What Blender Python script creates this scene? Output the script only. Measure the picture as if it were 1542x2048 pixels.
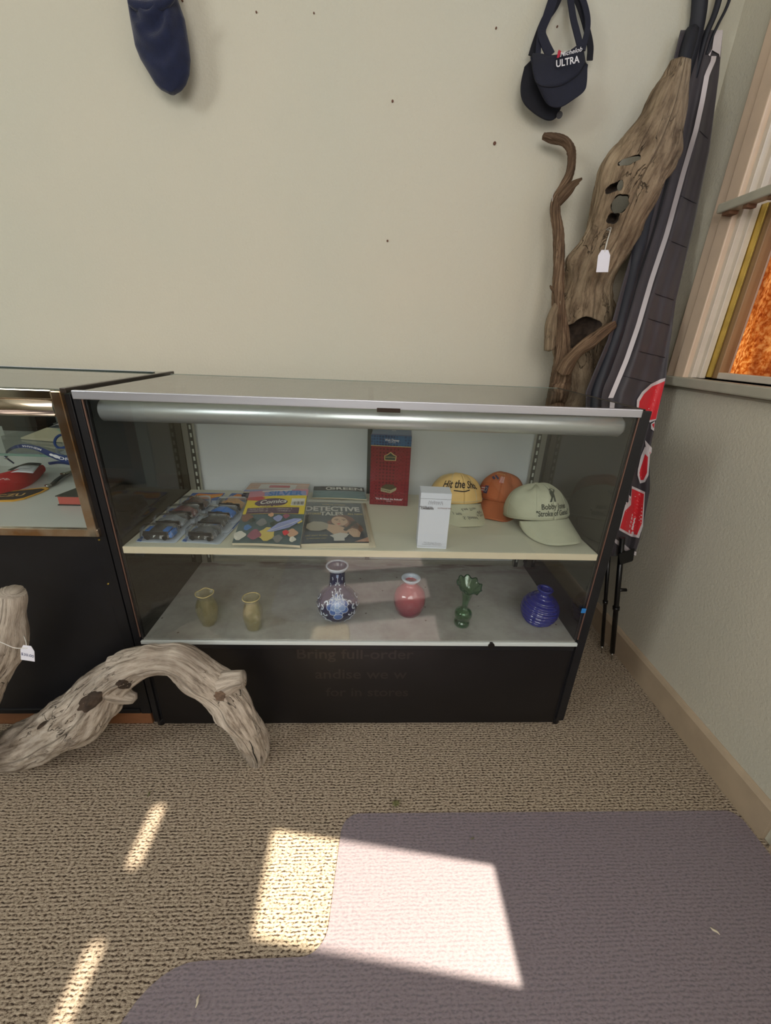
import bpy, bmesh, math, random
import numpy as np
from mathutils import Vector, Matrix, noise
random.seed(4); PI = math.pi
SC = bpy.context.scene
for o in list(bpy.data.objects): bpy.data.objects.remove(o)

# ------------------------------------------------------------ camera
CAM = Vector((0.6132, -0.8827, 1.0818)); FPX = 810.65
cd = bpy.data.cameras.new('camera'); cam = bpy.data.objects.new('camera', cd); SC.collection.objects.link(cam)
cam.location = CAM; cam.rotation_euler = (1.1725, -0.0378, -0.0353)
cd.sensor_fit = 'VERTICAL'; cd.sensor_height = 24.0; cd.lens = FPX * 24.0 / 2048.0; cd.clip_start = 0.02; cd.clip_end = 60
SC.camera = cam
CM = cam.rotation_euler.to_matrix()

# ------------------------------------------------------------ light
w = bpy.data.worlds.new('sky'); SC.world = w; w.use_nodes = True
bg = w.node_tree.nodes['Background']; bg.inputs[0].default_value = (0.62, 0.75, 1.0, 1); bg.inputs[1].default_value = 1.6
def lamp(name, kind, loc, direction, energy, color, **kw):
    l = bpy.data.lights.new(name, kind); l.energy = energy; l.color = color
    for k, v in kw.items(): setattr(l, k, v)
    o = bpy.data.objects.new(name, l); SC.collection.objects.link(o); o.location = loc
    o.rotation_euler = Vector(direction).to_track_quat('-Z', 'Y').to_euler()
    return o
SUN = Vector((-1, 0.157, -1.481))
lamp('sun', 'SUN', (3, -1, 4), SUN, 21.0, (1.0, 0.88, 0.72), angle=0.012)
# left lamp added with no window behind it; daylight through window_3 and window_2
lamp('fill_light_left', 'AREA', (-2.2, -2.05, 2.05), (0.35, 1, -0.35), 56, (0.95, 0.98, 0.97), shape='RECTANGLE', size=1.2, size_y=1.1)
lamp('window_daylight_middle', 'AREA', (0.47, -2.16, 1.75), (0.0, 1, -0.2), 29, (1.0, 0.92, 0.86), shape='RECTANGLE', size=1.4, size_y=1.05)
lamp('window_daylight_right', 'AREA', (1.63, -1.1, 1.42), (-1, 0.25, -0.1), 6, (1.0, 0.80, 0.66), shape='RECTANGLE', size=1.1, size_y=0.6)
SC.view_settings.view_transform = 'Standard'; SC.view_settings.look = 'None'
SC.view_settings.gamma = 1.0; SC.view_settings.use_curve_mapping = False
SC.view_settings.exposure = 0.05
SC.cycles.max_bounces = 12; SC.cycles.transmission_bounces = 12; SC.cycles.glossy_bounces = 6; SC.cycles.transparent_max_bounces = 24; SC.cycles.use_denoising = True
SC.cycles.sample_clamp_indirect = 4.0

# ------------------------------------------------------------ helpers
def at(u, v, x=None, y=None, z=None):
    """point of the room that the photograph shows at pixel (u, v), on the given plane"""
    r = CM @ Vector(((u - 771) / FPX, -(v - 1024) / FPX, -1.0))
    if y is not None: t = (y - CAM.y) / r.y
    elif z is not None: t = (z - CAM.z) / r.z
    else: t = (x - CAM.x) / r.x
    return CAM + r * t
def pxm(p):
    """metres per pixel at p"""
    return abs((CM.transposed() @ (Vector(p) - CAM)).z) / FPX

def lin(c):
    return tuple((x / 12.92 if x <= 0.04045 else ((x + 0.055) / 1.055) ** 2.4) for x in c)
def rgb(r, g, b): return lin((r / 255, g / 255, b / 255)) + (1,)

MATS = {}
class N:
    def __init__(s, name):
        s.m = bpy.data.materials.new(name); s.m.use_nodes = True; s.t = s.m.node_tree
        s.b = s.t.nodes['Principled BSDF']; s.out = s.t.nodes['Material Output']
    def n(s, typ, **kw):
        x = s.t.nodes.new(typ)
        for k, v in kw.items():
            if k.startswith('i_'):
                key = k[2:]; key = int(key) if key.isdigit() else key.replace('_', ' ')
                if hasattr(v, 'is_linked') or isinstance(v, bpy.types.NodeSocket): s.t.links.new(v, x.inputs[key])
                else: x.inputs[key].default_value = v
            else: setattr(x, k, v)
        return x
    def l(s, a, b): s.t.links.new(a, b)
    def ramp(s, fac, stops):
        r = s.n('ShaderNodeValToRGB'); s.l(fac, r.inputs[0]); e = r.color_ramp.elements
        while len(e) < len(stops): e.new(0.5)
        for i, (p, c) in enumerate(stops): e[i].position = p; e[i].color = c if len(c) == 4 else tuple(c) + (1,)
        return r.outputs[0]
    def mix(s, fac, a, b, blend='MIX'):
        x = s.n('ShaderNodeMix', data_type='RGBA', blend_type=blend)
        for i, v in ((0, fac), (6, a), (7, b)):
            if isinstance(v, bpy.types.NodeSocket): s.l(v, x.inputs[i])
            else: x.inputs[i].default_value = v
        return x.outputs[2]
    def coords(s, kind='Object', scale=(1, 1, 1)):
        c = s.n('ShaderNodeTexCoord'); m = s.n('ShaderNodeMapping'); m.inputs['Scale'].default_value = scale
        s.l(c.outputs[kind], m.inputs[0]); return m.outputs[0]
    def bump(s, h, strength, dist=0.002):
        b = s.n('ShaderNodeBump'); b.inputs['Strength'].default_value = strength; b.inputs['Distance'].default_value = dist
        s.l(h, b.inputs['Height']); s.l(b.outputs[0], s.b.inputs['Normal'])
def mat(name, col, rough=0.6, metal=0.0, var=0.0, vscale=30, bump=0.0, bscale=200, spec=0.5, sheen=0, alt=None, stretch=(1, 1, 1)):
    if name in MATS: return MATS[name]
    k = N(name); k.b.inputs['Roughness'].default_value = rough; k.b.inputs['Metallic'].default_value = metal
    k.b.inputs['Specular IOR Level'].default_value = spec
    if sheen: k.b.inputs['Sheen Weight'].default_value = sheen
    if var > 0 or alt:
        c = k.coords('Object', stretch); nz = k.n('ShaderNodeTexNoise'); nz.inputs['Scale'].default_value = vscale; nz.inputs['Detail'].default_value = 6
        k.l(c, nz.inputs[0])
        a = tuple(x * (1 - var) for x in col[:3]); b = alt[:3] if alt else tuple(min(1, x * (1 + var)) for x in col[:3])
        k.l(k.ramp(nz.outputs[0], [(0.35, a), (0.65, b)]), k.b.inputs['Base Color'])
    else: k.b.inputs['Base Color'].default_value = col
    if bump:
        c = k.coords('Object', stretch); nz = k.n('ShaderNodeTexNoise'); nz.inputs['Scale'].default_value = bscale; nz.inputs['Detail'].default_value = 3
        k.l(c, nz.inputs[0]); k.bump(nz.outputs[0], bump)
    MATS[name] = k.m; return k.m
def schlick(k, f0, power=5.0):
    lw = k.n('ShaderNodeLayerWeight'); lw.inputs[0].default_value = 0.5
    p = k.n('ShaderNodeMath', operation='POWER'); k.l(lw.outputs['Facing'], p.inputs[0]); p.inputs[1].default_value = power
    m = k.n('ShaderNodeMath', operation='MULTIPLY_ADD'); k.l(p.outputs[0], m.inputs[0]); m.inputs[1].default_value = 1 - f0; m.inputs[2].default_value = f0
    return m.outputs[0]
def clear(name, tint=(1, 1, 1), f0=0.045, body=0.0, body_col=(1, 1, 1), rough=0.0, power=5.0):
    """thin clear sheet: see-through, with a mirror coat; optionally a milky body"""
    if name in MATS: return MATS[name]
    k = N(name); k.t.nodes.remove(k.b)
    tr = k.n('ShaderNodeBsdfTransparent'); tr.inputs[0].default_value = tuple(tint) + (1,)
    gl = k.n('ShaderNodeBsdfGlossy'); gl.inputs['Roughness'].default_value = rough
    base = tr.outputs[0]
    if body:
        df = k.n('ShaderNodeBsdfDiffuse'); df.inputs[0].default_value = tuple(body_col) + (1,)
        mx = k.n('ShaderNodeMixShader'); mx.inputs[0].default_value = body; k.l(base, mx.inputs[1]); k.l(df.outputs[0], mx.inputs[2]); base = mx.outputs[0]
    m2 = k.n('ShaderNodeMixShader'); k.l(schlick(k, f0, power), m2.inputs[0]); k.l(base, m2.inputs[1]); k.l(gl.outputs[0], m2.inputs[2])
    k.l(m2.outputs[0], k.out.inputs[0]); MATS[name] = k.m; return k.m

BASE = {}
def link(name, me, parent=None, base=None, smooth=False):
    if smooth:
        for p in me.polygons: p.use_smooth = True
    o = bpy.data.objects.new(name, me); SC.collection.objects.link(o)
    if parent is not None:
        off = BASE[parent]; me.transform(Matrix.Translation(-off)); o.parent = parent; BASE[o] = off
    else:
        if base is None:
            zs = np.array([v.co[:] for v in me.vertices]); mn, mx = zs.min(0), zs.max(0)
            base = Vector(((mn[0] + mx[0]) / 2, (mn[1] + mx[1]) / 2, mn[2]))
        me.transform(Matrix.Translation(-Vector(base))); o.location = base; BASE[o] = Vector(base)
    return o
def mesh(name, verts, faces, m, parent=None, base=None, smooth=False, uv=None, mi=None, mats=None, fix=True):
    me = bpy.data.meshes.new(name); me.from_pydata([tuple(v) for v in verts], [], faces); 
    for mm in (mats or [m]): me.materials.append(mm)
    if uv is not None:
        L = me.uv_layers.new(name='UVMap')
        for lp in me.loops: L.data[lp.index].uv = uv[lp.vertex_index]
    if mi is not None:
        for i, p in enumerate(me.polygons): p.material_index = mi[i]
    if fix and not uv:
        bm = bmesh.new(); bm.from_mesh(me); bmesh.ops.recalc_face_normals(bm, faces=bm.faces); bm.to_mesh(me); bm.free()
    me.update(); return link(name, me, parent, base, smooth)
def from_bm(name, bm, m, parent=None, base=None, smooth=False, mats=None):
    bmesh.ops.recalc_face_normals(bm, faces=bm.faces)
    me = bpy.data.meshes.new(name); bm.to_mesh(me); bm.free()
    for mm in (mats or [m]): me.materials.append(mm)
    return link(name, me, parent, base, smooth)
def bm_box(bm, x0, x1, y0, y1, z0, z1, bev=0.0, M=None):
    r = bmesh.ops.create_cube(bm, size=1.0); vs = r['verts']
    for v in vs:
        v.co = Vector(((x0 + x1) / 2 + v.co.x * (x1 - x0), (y0 + y1) / 2 + v.co.y * (y1 - y0), (z0 + z1) / 2 + v.co.z * (z1 - z0)))
    if bev:
        es = list({e for v in vs for e in v.link_edges})
        g = bmesh.ops.bevel(bm, geom=es, offset=bev, segments=2, affect='EDGES', profile=0.5)
        vs = list({v for f in g['faces'] for v in f.verts} | {v for v in vs if v.is_valid})
    if M is not None:
        for v in vs: v.co = M @ v.co
def box(name, x0, x1, y0, y1, z0, z1, m, parent=None, bev=0.0015, M=None, base=None):
    bm = bmesh.new(); bm_box(bm, x0, x1, y0, y1, z0, z1, bev, M); return from_bm(name, bm, m, parent, base)
def hexa(name, c8, m, parent=None, bev=0.001):
    """solid from 8 corners: 4 bottom then 4 top"""
    bm = bmesh.new(); vs = [bm.verts.new(c) for c in c8]
    for f in ((3, 2, 1, 0), (4, 5, 6, 7), (0, 1, 5, 4), (1, 2, 6, 5), (2, 3, 7, 6), (3, 0, 4, 7)): bm.faces.new([vs[i] for i in f])
    if bev: bmesh.ops.bevel(bm, geom=list(bm.edges), offset=bev, segments=2, affect='EDGES')
    return from_bm(name, bm, m, parent)
def empty(name, loc, label, cat, group=None):
    o = bpy.data.objects.new(name, None); SC.collection.objects.link(o); o.location = loc; o.empty_display_size = 0.05
    BASE[o] = Vector(loc); return tag(o, label, cat, group)
def tag(o, label=None, cat=None, group=None, kind=None):
    if label: o['label'] = label
    if cat: o['category'] = cat
    if group: o['group'] = group
    if kind: o['kind'] = kind
    return o
def struct(o): o['kind'] = 'structure'; return o

def catmull(P, n):
    P = np.array([list(p) for p in P], float); Q = np.vstack([2 * P[0] - P[1], P, 2 * P[-1] - P[-2]]); out = []
    L = len(P) - 1
    for i in range(n):
        t = i / (n - 1) * L; k = min(int(t), L - 1); f = t - k; a, b, c, d = Q[k:k + 4]
        out.append(0.5 * ((2 * b) + (c - a) * f + (2 * a - 5 * b + 4 * c - d) * f * f + (3 * b - a - 3 * c + d) * f ** 3))
    return np.array(out)
def tube_data(path, radii, n=40, seg=16, rough=0.0, feats=(), squash=1.0, seed=0.0, tipr=0.3, twist=0.0, flute=0.0, nfl=5, deep=1.0, ridge=0.0, rf=4.0):
    """swept round body; feats = (t, angle, amplitude, width_t, width_angle); returns verts, faces, uv"""
    A = catmull([list(p) + [r] for p, r in zip(path, radii)], n); P = A[:, :3]; R = np.maximum(A[:, 3], 0.0004)
    T = np.gradient(P, axis=0); T /= np.linalg.norm(T, axis=1)[:, None]
    ref = np.array([0, -1.0, 0]) if abs(T[0][1]) < 0.9 else np.array([0, 0, 1.0])
    u = ref - T[0] * ref.dot(T[0]); u /= np.linalg.norm(u); V = []; UV = []; L = 0
    for i in range(n):
        u = u - T[i] * u.dot(T[i]); u /= np.linalg.norm(u); v = np.cross(T[i], u); t = i / (n - 1)
        if i: L += np.linalg.norm(P[i] - P[i - 1])
        for j in range(seg):
            a = 2 * PI * j / seg + twist * t; r = R[i]
            if rough:
                ca, sa = math.cos(a), math.sin(a)
                r *= 1 + rough * (noise.noise(Vector((ca * 1.2 + seed, sa * 1.2, L * 9))) + 0.5 * noise.noise(Vector((ca * 3 + seed, sa * 3, L * 16 + 5))) + 0.3 * noise.noise(Vector((ca * 7 + seed, sa * 7, L * 24))))
            if flute: r *= 1 + flute * math.sin(nfl * a + 3 * math.sin(L * 12 + seed))
            if ridge:
                q1 = abs(noise.noise(Vector((math.cos(a) * rf + seed, math.sin(a) * rf, L * 7 + seed)))); q2 = abs(noise.noise(Vector((math.cos(a) * rf * 2.2, math.sin(a) * rf * 2.2 + seed, L * 20))))
                r *= 1 - ridge * (max(0, .16 - q1) / .16 + .45 * max(0, .14 - q2) / .14)
            for (ft, fa, amp, wt, wa) in feats:
                da = (a - fa + PI) % (2 * PI) - PI; e = ((t - ft) / wt) ** 2 + (da / wa) ** 2
                if e < 6: r += amp * math.exp(-e)
            V.append(P[i] + r * (u * math.cos(a) * deep + v * math.sin(a) * squash)); UV.append((L, j / seg))
    F = [(i * seg + j, i * seg + (j + 1) % seg, (i + 1) * seg + (j + 1) % seg, (i + 1) * seg + j) for i in range(n - 1) for j in range(seg)]
    for (k, s) in ((0, -1), (n - 1, 1)):
        c = len(V); V.append(P[k] + T[k] * s * R[k] * tipr); UV.append((L if k else 0, 0.5)); b = k * seg
        for j in range(seg):
            q = (b + j, b + (j + 1) % seg, c); F.append(q if s > 0 else q[::-1])
    return V, F, UV
def tube(name, path, radii, m, parent=None, n=40, seg=16, base=None, **kw):
    if not hasattr(radii, '__len__'): radii = [radii] * len(path)
    V, F, UV = tube_data(path, radii, n, seg, **kw)
    return mesh(name, V, F, m, parent, base, smooth=True, uv=UV)
def join(parts):
    V, F, U = [], [], []
    for v, f, u in parts:
        k = len(V); V += [tuple(x) for x in v]; U += list(u); F += [tuple(i + k for i in q) for q in f]
    return V, F, U
def cyl(name, a, b, r, m, parent=None, r2=None, seg=20, base=None, bev=0.0):
    a, b = Vector(a), Vector(b); d = b - a; q = d.to_track_quat('Z', 'Y').to_matrix().to_4x4()
    bm = bmesh.new(); bmesh.ops.create_cone(bm, cap_ends=True, segments=seg, radius1=r, radius2=r if r2 is None else r2, depth=d.length)
    if bev: bmesh.ops.bevel(bm, geom=[e for e in bm.edges if e.calc_face_angle(0) > 0.9], offset=bev, segments=2, affect='EDGES')
    M = Matrix.Translation((a + b) / 2) @ q
    for v in bm.verts: v.co = M @ v.co
    o = from_bm(name, bm, m, parent, base); 
    for p in o.data.polygons: p.use_smooth = len(p.vertices) == 4
    return o
def lathe_data(prof, seg=48, mod=None):
    """prof [(r,z)], closed by the caller; mod(r,z,a,i)->(r,z)"""
    V, F = [], []; n = len(prof)
    for i, (r, z) in enumerate(prof):
        for j in range(seg):
            a = 2 * PI * j / seg; rr, zz = mod(r, z, a, i) if mod else (r, z); V.append((rr * math.cos(a), rr * math.sin(a), zz))
    F = [(i * seg + j, i * seg + (j + 1) % seg, (i + 1) * seg + (j + 1) % seg, (i + 1) * seg + j) for i in range(n - 1) for j in range(seg)]
    return V, F
def smooth_prof(P, n=60):
    return [tuple(p) for p in catmull([(a, b, 0) for a, b in P], n)[:, :2]]

_tc = {}
def text2d(body, size=1.0, bold=0.0, align='CENTER', res=3):
    key = (body, bold, align)
    if key not in _tc:
        c = bpy.data.curves.new('t', 'FONT'); c.body = body; c.align_x = align; c.align_y = 'CENTER'; c.offset = bold; c.resolution_u = res
        o = bpy.data.objects.new('t', c); SC.collection.objects.link(o); dg = bpy.context.evaluated_depsgraph_get()
        me = bpy.data.meshes.new_from_object(o.evaluated_get(dg)); bm = bmesh.new(); bm.from_mesh(me)
        bmesh.ops.triangulate(bm, faces=bm.faces[:])
        bmesh.ops.remove_doubles(bm, verts=bm.verts[:], dist=0.0005)
        _tc[key] = ([(v.co.x, v.co.y) for v in bm.verts], [tuple(v.index for v in f.verts) for f in bm.faces])
        bm.free(); bpy.data.objects.remove(o); bpy.data.curves.remove(c); bpy.data.meshes.remove(me)
    V, F = _tc[key]; return [(x * size, y * size) for x, y in V], F
def poly2d(pts, maxlen=None):
    bm = bmesh.new(); vs = [bm.verts.new((p[0], p[1], 0)) for p in pts]; bm.faces.new(vs); bmesh.ops.triangulate(bm, faces=bm.faces[:])
    if maxlen:
        for _ in range(5):
            es = [e for e in bm.edges if e.calc_length() > maxlen]
            if not es: break
            bmesh.ops.subdivide_edges(bm, edges=es, cuts=1); bmesh.ops.triangulate(bm, faces=bm.faces[:])
    bm.verts.ensure_lookup_table(); bm.verts.index_update()
    r = [(v.co.x, v.co.y) for v in bm.verts], [tuple(v.index for v in f.verts) for f in bm.faces]; bm.free(); return r
def ell(cx, cy, rx, ry, n=20, rot=0.0):
    return [(cx + rx * math.cos(a) * math.cos(rot) - ry * math.sin(a) * math.sin(rot), cy + rx * math.cos(a) * math.sin(rot) + ry * math.sin(a) * math.cos(rot)) for a in [2 * PI * i / n for i in range(n)]]
def rect(x0, y0, x1, y1): return [(x0, y0), (x1, y0), (x1, y1), (x0, y1)]
def stroke(pts, w, n=None):
    """ribbon polygon around a polyline"""
    P = [Vector((p[0], p[1])) for p in pts]
    if n: P = [Vector((a[0], a[1])) for a in catmull([(p.x, p.y, 0) for p in P], n)]
    L, R = [], []
    for i, p in enumerate(P):
        d = (P[min(i + 1, len(P) - 1)] - P[max(i - 1, 0)]).normalized(); q = Vector((-d.y, d.x)) * w / 2
        L.append(p + q); R.append(p - q)
    return L, R
class Print:
    """flat print collected per colour and mapped on a surface by fn(x, y, lift)"""
    def __init__(s, fn): s.fn = fn; s.d = {}; s.k = getattr(fn, 'k', 0); s.ml = getattr(fn, 'ml', None)
    def add(s, m, VF, lift=None):
        s.k += 1; h = (0.00025 + 0.00006 * s.k) if lift is None else lift
        V, F, = s.d.setdefault(m, ([], [])); k = len(V); V += [s.fn(x, y, h) for x, y in VF[0]]; F += [tuple(i + k for i in f) for f in VF[1]]
    def poly(s, m, pts, maxlen=None): s.add(m, poly2d(pts, maxlen or s.ml))
    def line(s, m, pts, w, n=None):
        L, R = stroke(pts, w, n); V = L + R; k = len(L); s.add(m, ([(v.x, v.y) for v in V], [(i, i + 1, k + i + 1, k + i) for i in range(k - 1)]))
    def text(s, m, body, x, y, h, bold=0.0, rot=0.0, sx=1.0, align='CENTER', shear=0.0):
        V, F = text2d(body, h, bold, align); c, q = math.cos(rot), math.sin(rot)
        s.add(m, ([(x + (a * sx + b * shear) * c - b * q, y + (a * sx + b * shear) * q + b * c) for a, b in V], F))
    def build(s, name, parent, first=None):
        V, F, MI, ms = [], [], [], []; s.fn.k = s.k + 1
        for m, (v, f) in s.d.items():
            k = len(V); V += v; F += [tuple(i + k for i in q) for q in f]; MI += [len(ms)] * len(f); ms.append(m)
        if not V: return None
        return mesh(name, V, F, None, parent, mi=MI, mats=ms, fix=False)
def bilinear(a, b, c, d, nrm=None):
    """a bl, b br, c tr, d tl; x,y in 0..1"""
    a, b, c, d = map(Vector, (a, b, c, d)); nn = ((b - a).cross(d - a)).normalized() if nrm is None else nrm
    return lambda x, y, h: a * (1 - x) * (1 - y) + b * x * (1 - y) + c * x * y + d * (1 - x) * y + nn * h
def sheet(name, fn, nx, ny, m, parent=None, thick=0.0, smooth=True, rng=(0, 1, 0, 1), base=None):
    V = []; x0, x1, y0, y1 = rng
    for j in range(ny + 1):
        for i in range(nx + 1): V.append(Vector(fn(x0 + (x1 - x0) * i / nx, y0 + (y1 - y0) * j / ny)))
    F = [(j * (nx + 1) + i, j * (nx + 1) + i + 1, (j + 1) * (nx + 1) + i + 1, (j + 1) * (nx + 1) + i) for j in range(ny) for i in range(nx)]
    if thick:
        me = bpy.data.meshes.new('x'); me.from_pydata([tuple(v) for v in V], [], F); me.update(); nv = [v.normal.copy() for v in me.vertices]; bpy.data.meshes.remove(me)
        k = len(V); V2 = [v - n * thick for v, n in zip(V, nv)]; F2 = [tuple(i + k for i in f[::-1]) for f in F]
        rim = [i for i in range(nx + 1)] + [j * (nx + 1) + nx for j in range(1, ny + 1)] + [ny * (nx + 1) + i for i in range(nx - 1, -1, -1)] + [j * (nx + 1) for j in range(ny - 1, 0, -1)]
        S = [(rim[i], rim[(i + 1) % len(rim)], rim[(i + 1) % len(rim)] + k, rim[i] + k) for i in range(len(rim))]
        V += V2; F += F2 + [s[::-1] for s in S]
    return mesh(name, V, F, m, parent, base=base, smooth=smooth, fix=bool(thick))
def interp(tab, v):
    for (a, x), (b, y) in zip(tab, tab[1:]):
        if v <= b: return x + (y - x) * max(0, (v - a)) / (b - a)
    return tab[-1][1]

from mathutils.bvhtree import BVHTree
def hit(tree, u, v, lift=0.0):
    """where the line of sight through (u, v) meets a surface"""
    d = (CM @ Vector(((u - 771) / FPX, -(v - 1024) / FPX, -1.0))).normalized(); h = tree.ray_cast(CAM, d)
    return (h[0] - d * lift, h[1]) if h[0] is not None else (None, None)

# ------------------------------------------------------------ surface materials
def m_wall():
    k = N('plaster'); c = k.coords('Object'); n1 = k.n('ShaderNodeTexNoise'); n1.inputs['Scale'].default_value = 1.3; n1.inputs['Detail'].default_value = 3
    k.l(c, n1.inputs[0]); k.l(k.ramp(n1.outputs[0], [(0.3, rgb(203, 196, 178)), (0.7, rgb(195, 193, 177))]), k.b.inputs['Base Color'])
    k.b.inputs['Roughness'].default_value = 0.8
    n2 = k.n('ShaderNodeTexNoise'); n2.inputs['Scale'].default_value = 130; n2.inputs['Detail'].default_value = 4; n2.inputs['Roughness'].default_value = 0.6; k.l(c, n2.inputs[0])
    k.bump(n2.outputs[0], 0.6, 0.003); return k.m
def m_carpet():
    k = N('carpet'); k.b.inputs['Roughness'].default_value = 0.95; k.b.inputs['Specular IOR Level'].default_value = 0.15
    c0 = k.coords('Object'); nd = k.n('ShaderNodeTexNoise'); nd.inputs['Scale'].default_value = 26; nd.inputs['Detail'].default_value = 2; k.l(c0, nd.inputs[0])
    # rows of looped yarn, wavering a little
    sep = k.n('ShaderNodeSeparateXYZ'); k.l(c0, sep.inputs[0])
    wob = k.n('ShaderNodeMath', operation='MULTIPLY_ADD'); k.l(nd.outputs[0], wob.inputs[0]); wob.inputs[1].default_value = 0.0075; k.l(sep.outputs[1], wob.inputs[2])
    row = k.n('ShaderNodeMath', operation='MULTIPLY'); k.l(wob.outputs[0], row.inputs[0]); row.inputs[1].default_value = 2 * PI / 0.0070
    sn = k.n('ShaderNodeMath', operation='SINE'); k.l(row.outputs[0], sn.inputs[0])
    na = k.n('ShaderNodeTexNoise'); na.inputs['Scale'].default_value = 1; na.inputs['Detail'].default_value = 3; k.l(k.coords('Object', (150, 300, 1)), na.inputs[0])
    nb = k.n('ShaderNodeTexNoise'); nb.inputs['Scale'].default_value = 700; nb.inputs['Detail'].default_value = 2; k.l(c0, nb.inputs[0])
    s1 = k.n('ShaderNodeMath', operation='MULTIPLY_ADD'); k.l(sn.outputs[0], s1.inputs[0]); s1.inputs[1].default_value = 0.085; k.l(na.outputs[0], s1.inputs[2])
    s2 = k.n('ShaderNodeMath', operation='MULTIPLY_ADD'); k.l(nb.outputs[0], s2.inputs[0]); s2.inputs[1].default_value = 0.22; k.l(s1.outputs[0], s2.inputs[2])
    col = k.ramp(s2.outputs[0], [(0.45, rgb(64, 53, 45)), (0.50, rgb(108, 94, 80)), (0.58, rgb(154, 140, 122)), (0.80, rgb(188, 174, 154))])
    k.l(col, k.b.inputs['Base Color']); k.bump(s2.outputs[0], 0.8, 0.004); return k.m
M_wall = m_wall(); M_carpet = m_carpet()
M_trim = mat('base_paint', rgb(176, 158, 134), 0.45, var=0.06, vscale=14)
M_white = mat('window_paint', rgb(212, 200, 184), 0.4, var=0.04, vscale=20)
M_sillp = mat('sill_paint', rgb(172, 168, 152), 0.45, var=0.05, vscale=25)
M_glass = clear('clear_glass', (0.96, 0.98, 0.97), 0.07, power=4.8)
M_pane = clear('window_glass', (0.96, 0.97, 0.95), 0.04)
M_black = mat('black_laminate', rgb(24, 24, 27), 0.42, var=0.12, vscale=18, spec=0.4)
M_kick = mat('kick_laminate', rgb(22, 20, 21), 0.4, var=0.12, vscale=12, spec=0.4)
M_gloss = mat('dark_gloss_laminate', rgb(19, 20, 19), 0.07, spec=0.4)
M_alu = mat('satin_aluminium', rgb(196, 198, 206), 0.36, 0.8, var=0.05, vscale=60, stretch=(0.05, 1, 1))
M_alud = mat('brushed_light_housing', rgb(212, 214, 216), 0.33, 0.72, var=0.06, vscale=60, stretch=(0.03, 1, 1))
M_chrome = mat('chrome', rgb(214, 208, 196), 0.1, 1.0)
M_rust = mat('rusted_chrome', rgb(226, 216, 200), 0.16, 0.95, vscale=16, alt=rgb(184, 146, 106))
M_cream = mat('shelf_edge_cream', rgb(212, 202, 176), 0.5)
M_wlam = mat('white_laminate', rgb(206, 208, 204), 0.38, var=0.04, vscale=6, spec=0.5)
M_panel = mat('white_sliding_panel', rgb(214, 218, 220), 0.25, var=0.02, vscale=5)
M_brownwood = mat('brown_plinth', rgb(138, 92, 60), 0.7, var=0.15, vscale=30, bump=0.2, stretch=(0.3, 1, 1))
M_zinc = mat('zinc_rail', rgb(178, 176, 164), 0.4, 0.7)
M_dark = mat('slot_black', rgb(10, 10, 11), 0.9)
M_steel = mat('steel_tip', rgb(190, 190, 188), 0.25, 1.0)
def m_deck():
    k = N('stained_deck'); k.b.inputs['Roughness'].default_value = 0.35; c = k.coords('Object')
    n1 = k.n('ShaderNodeTexNoise'); n1.inputs['Scale'].default_value = 5; n1.inputs['Detail'].default_value = 8; n1.inputs['Roughness'].default_value = 0.7; k.l(c, n1.inputs[0])
    a = k.ramp(n1.outputs[0], [(0.3, rgb(150, 142, 136)), (0.6, rgb(186, 184, 178))])
    v = k.n('ShaderNodeTexNoise'); v.inputs['Scale'].default_value = 1; v.inputs['Detail'].default_value = 5; k.l(k.coords('Object', (9, 38, 1)), v.inputs[0])
    sp = k.n('ShaderNodeSeparateXYZ'); k.l(c, sp.inputs[0])
    yr = k.ramp(sp.outputs[1], [(0.12, (0, 0, 0)), (0.21, (1, 1, 1))])       # old spilled red stains near the back edge
    mk = k.ramp(v.outputs[0], [(0.49, (0, 0, 0)), (0.58, (1, 1, 1))])
    mm = k.n('ShaderNodeMath', operation='MULTIPLY'); k.l(yr, mm.inputs[0]); k.l(mk, mm.inputs[1])
    m3 = k.n('ShaderNodeMath', operation='MULTIPLY'); k.l(mm.outputs[0], m3.inputs[0]); m3.inputs[1].default_value = 0.75
    s = k.n('ShaderNodeTexVoronoi'); s.inputs['Scale'].default_value = 16; k.l(c, s.inputs[0])
    sk = k.ramp(s.outputs['Distance'], [(0.03, (1, 1, 1)), (0.06, (0, 0, 0))])
    c1 = k.mix(m3.outputs[0], a, rgb(96, 44, 50)); c2 = k.mix(sk, c1, rgb(90, 76, 64))
    k.l(c2, k.b.inputs['Base Color']); return k.m
M_deck = m_deck()

# ------------------------------------------------------------ the room
WX, WY, FY, LX, CZ = 1.6, 0.62, -2.1, -3.2, 2.8
struct(box('floor', LX - .1, WX + .12, FY - .1, WY + .1, -0.06, 0, M_carpet, bev=0, base=(0, 0, 0)))
struct(box('ceiling', LX - .1, WX + .12, FY - .1, WY + .1, CZ, CZ + .05, mat('ceiling_paint', rgb(205, 202, 192), 0.9), bev=0))
wb = struct(box('wall_back', LX - .1, WX + .12, WY, WY + .1, 0, CZ, M_wall, bev=0, base=(0, WY, 0)))
struct(box('wall_left', LX - .1, LX, FY, WY, 0, CZ, M_wall, bev=0, base=(LX, 0, 0)))
def wall_parts(name, boxes, base):
    bm = bmesh.new()
    for b in boxes: bm_box(bm, *b)
    return struct(from_bm(name, bm, M_wall, base=base))
W1 = (-0.30, 0.40, 1.015, 2.45); W2 = (-1.40, -0.40, 0.92, 2.50)
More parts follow.
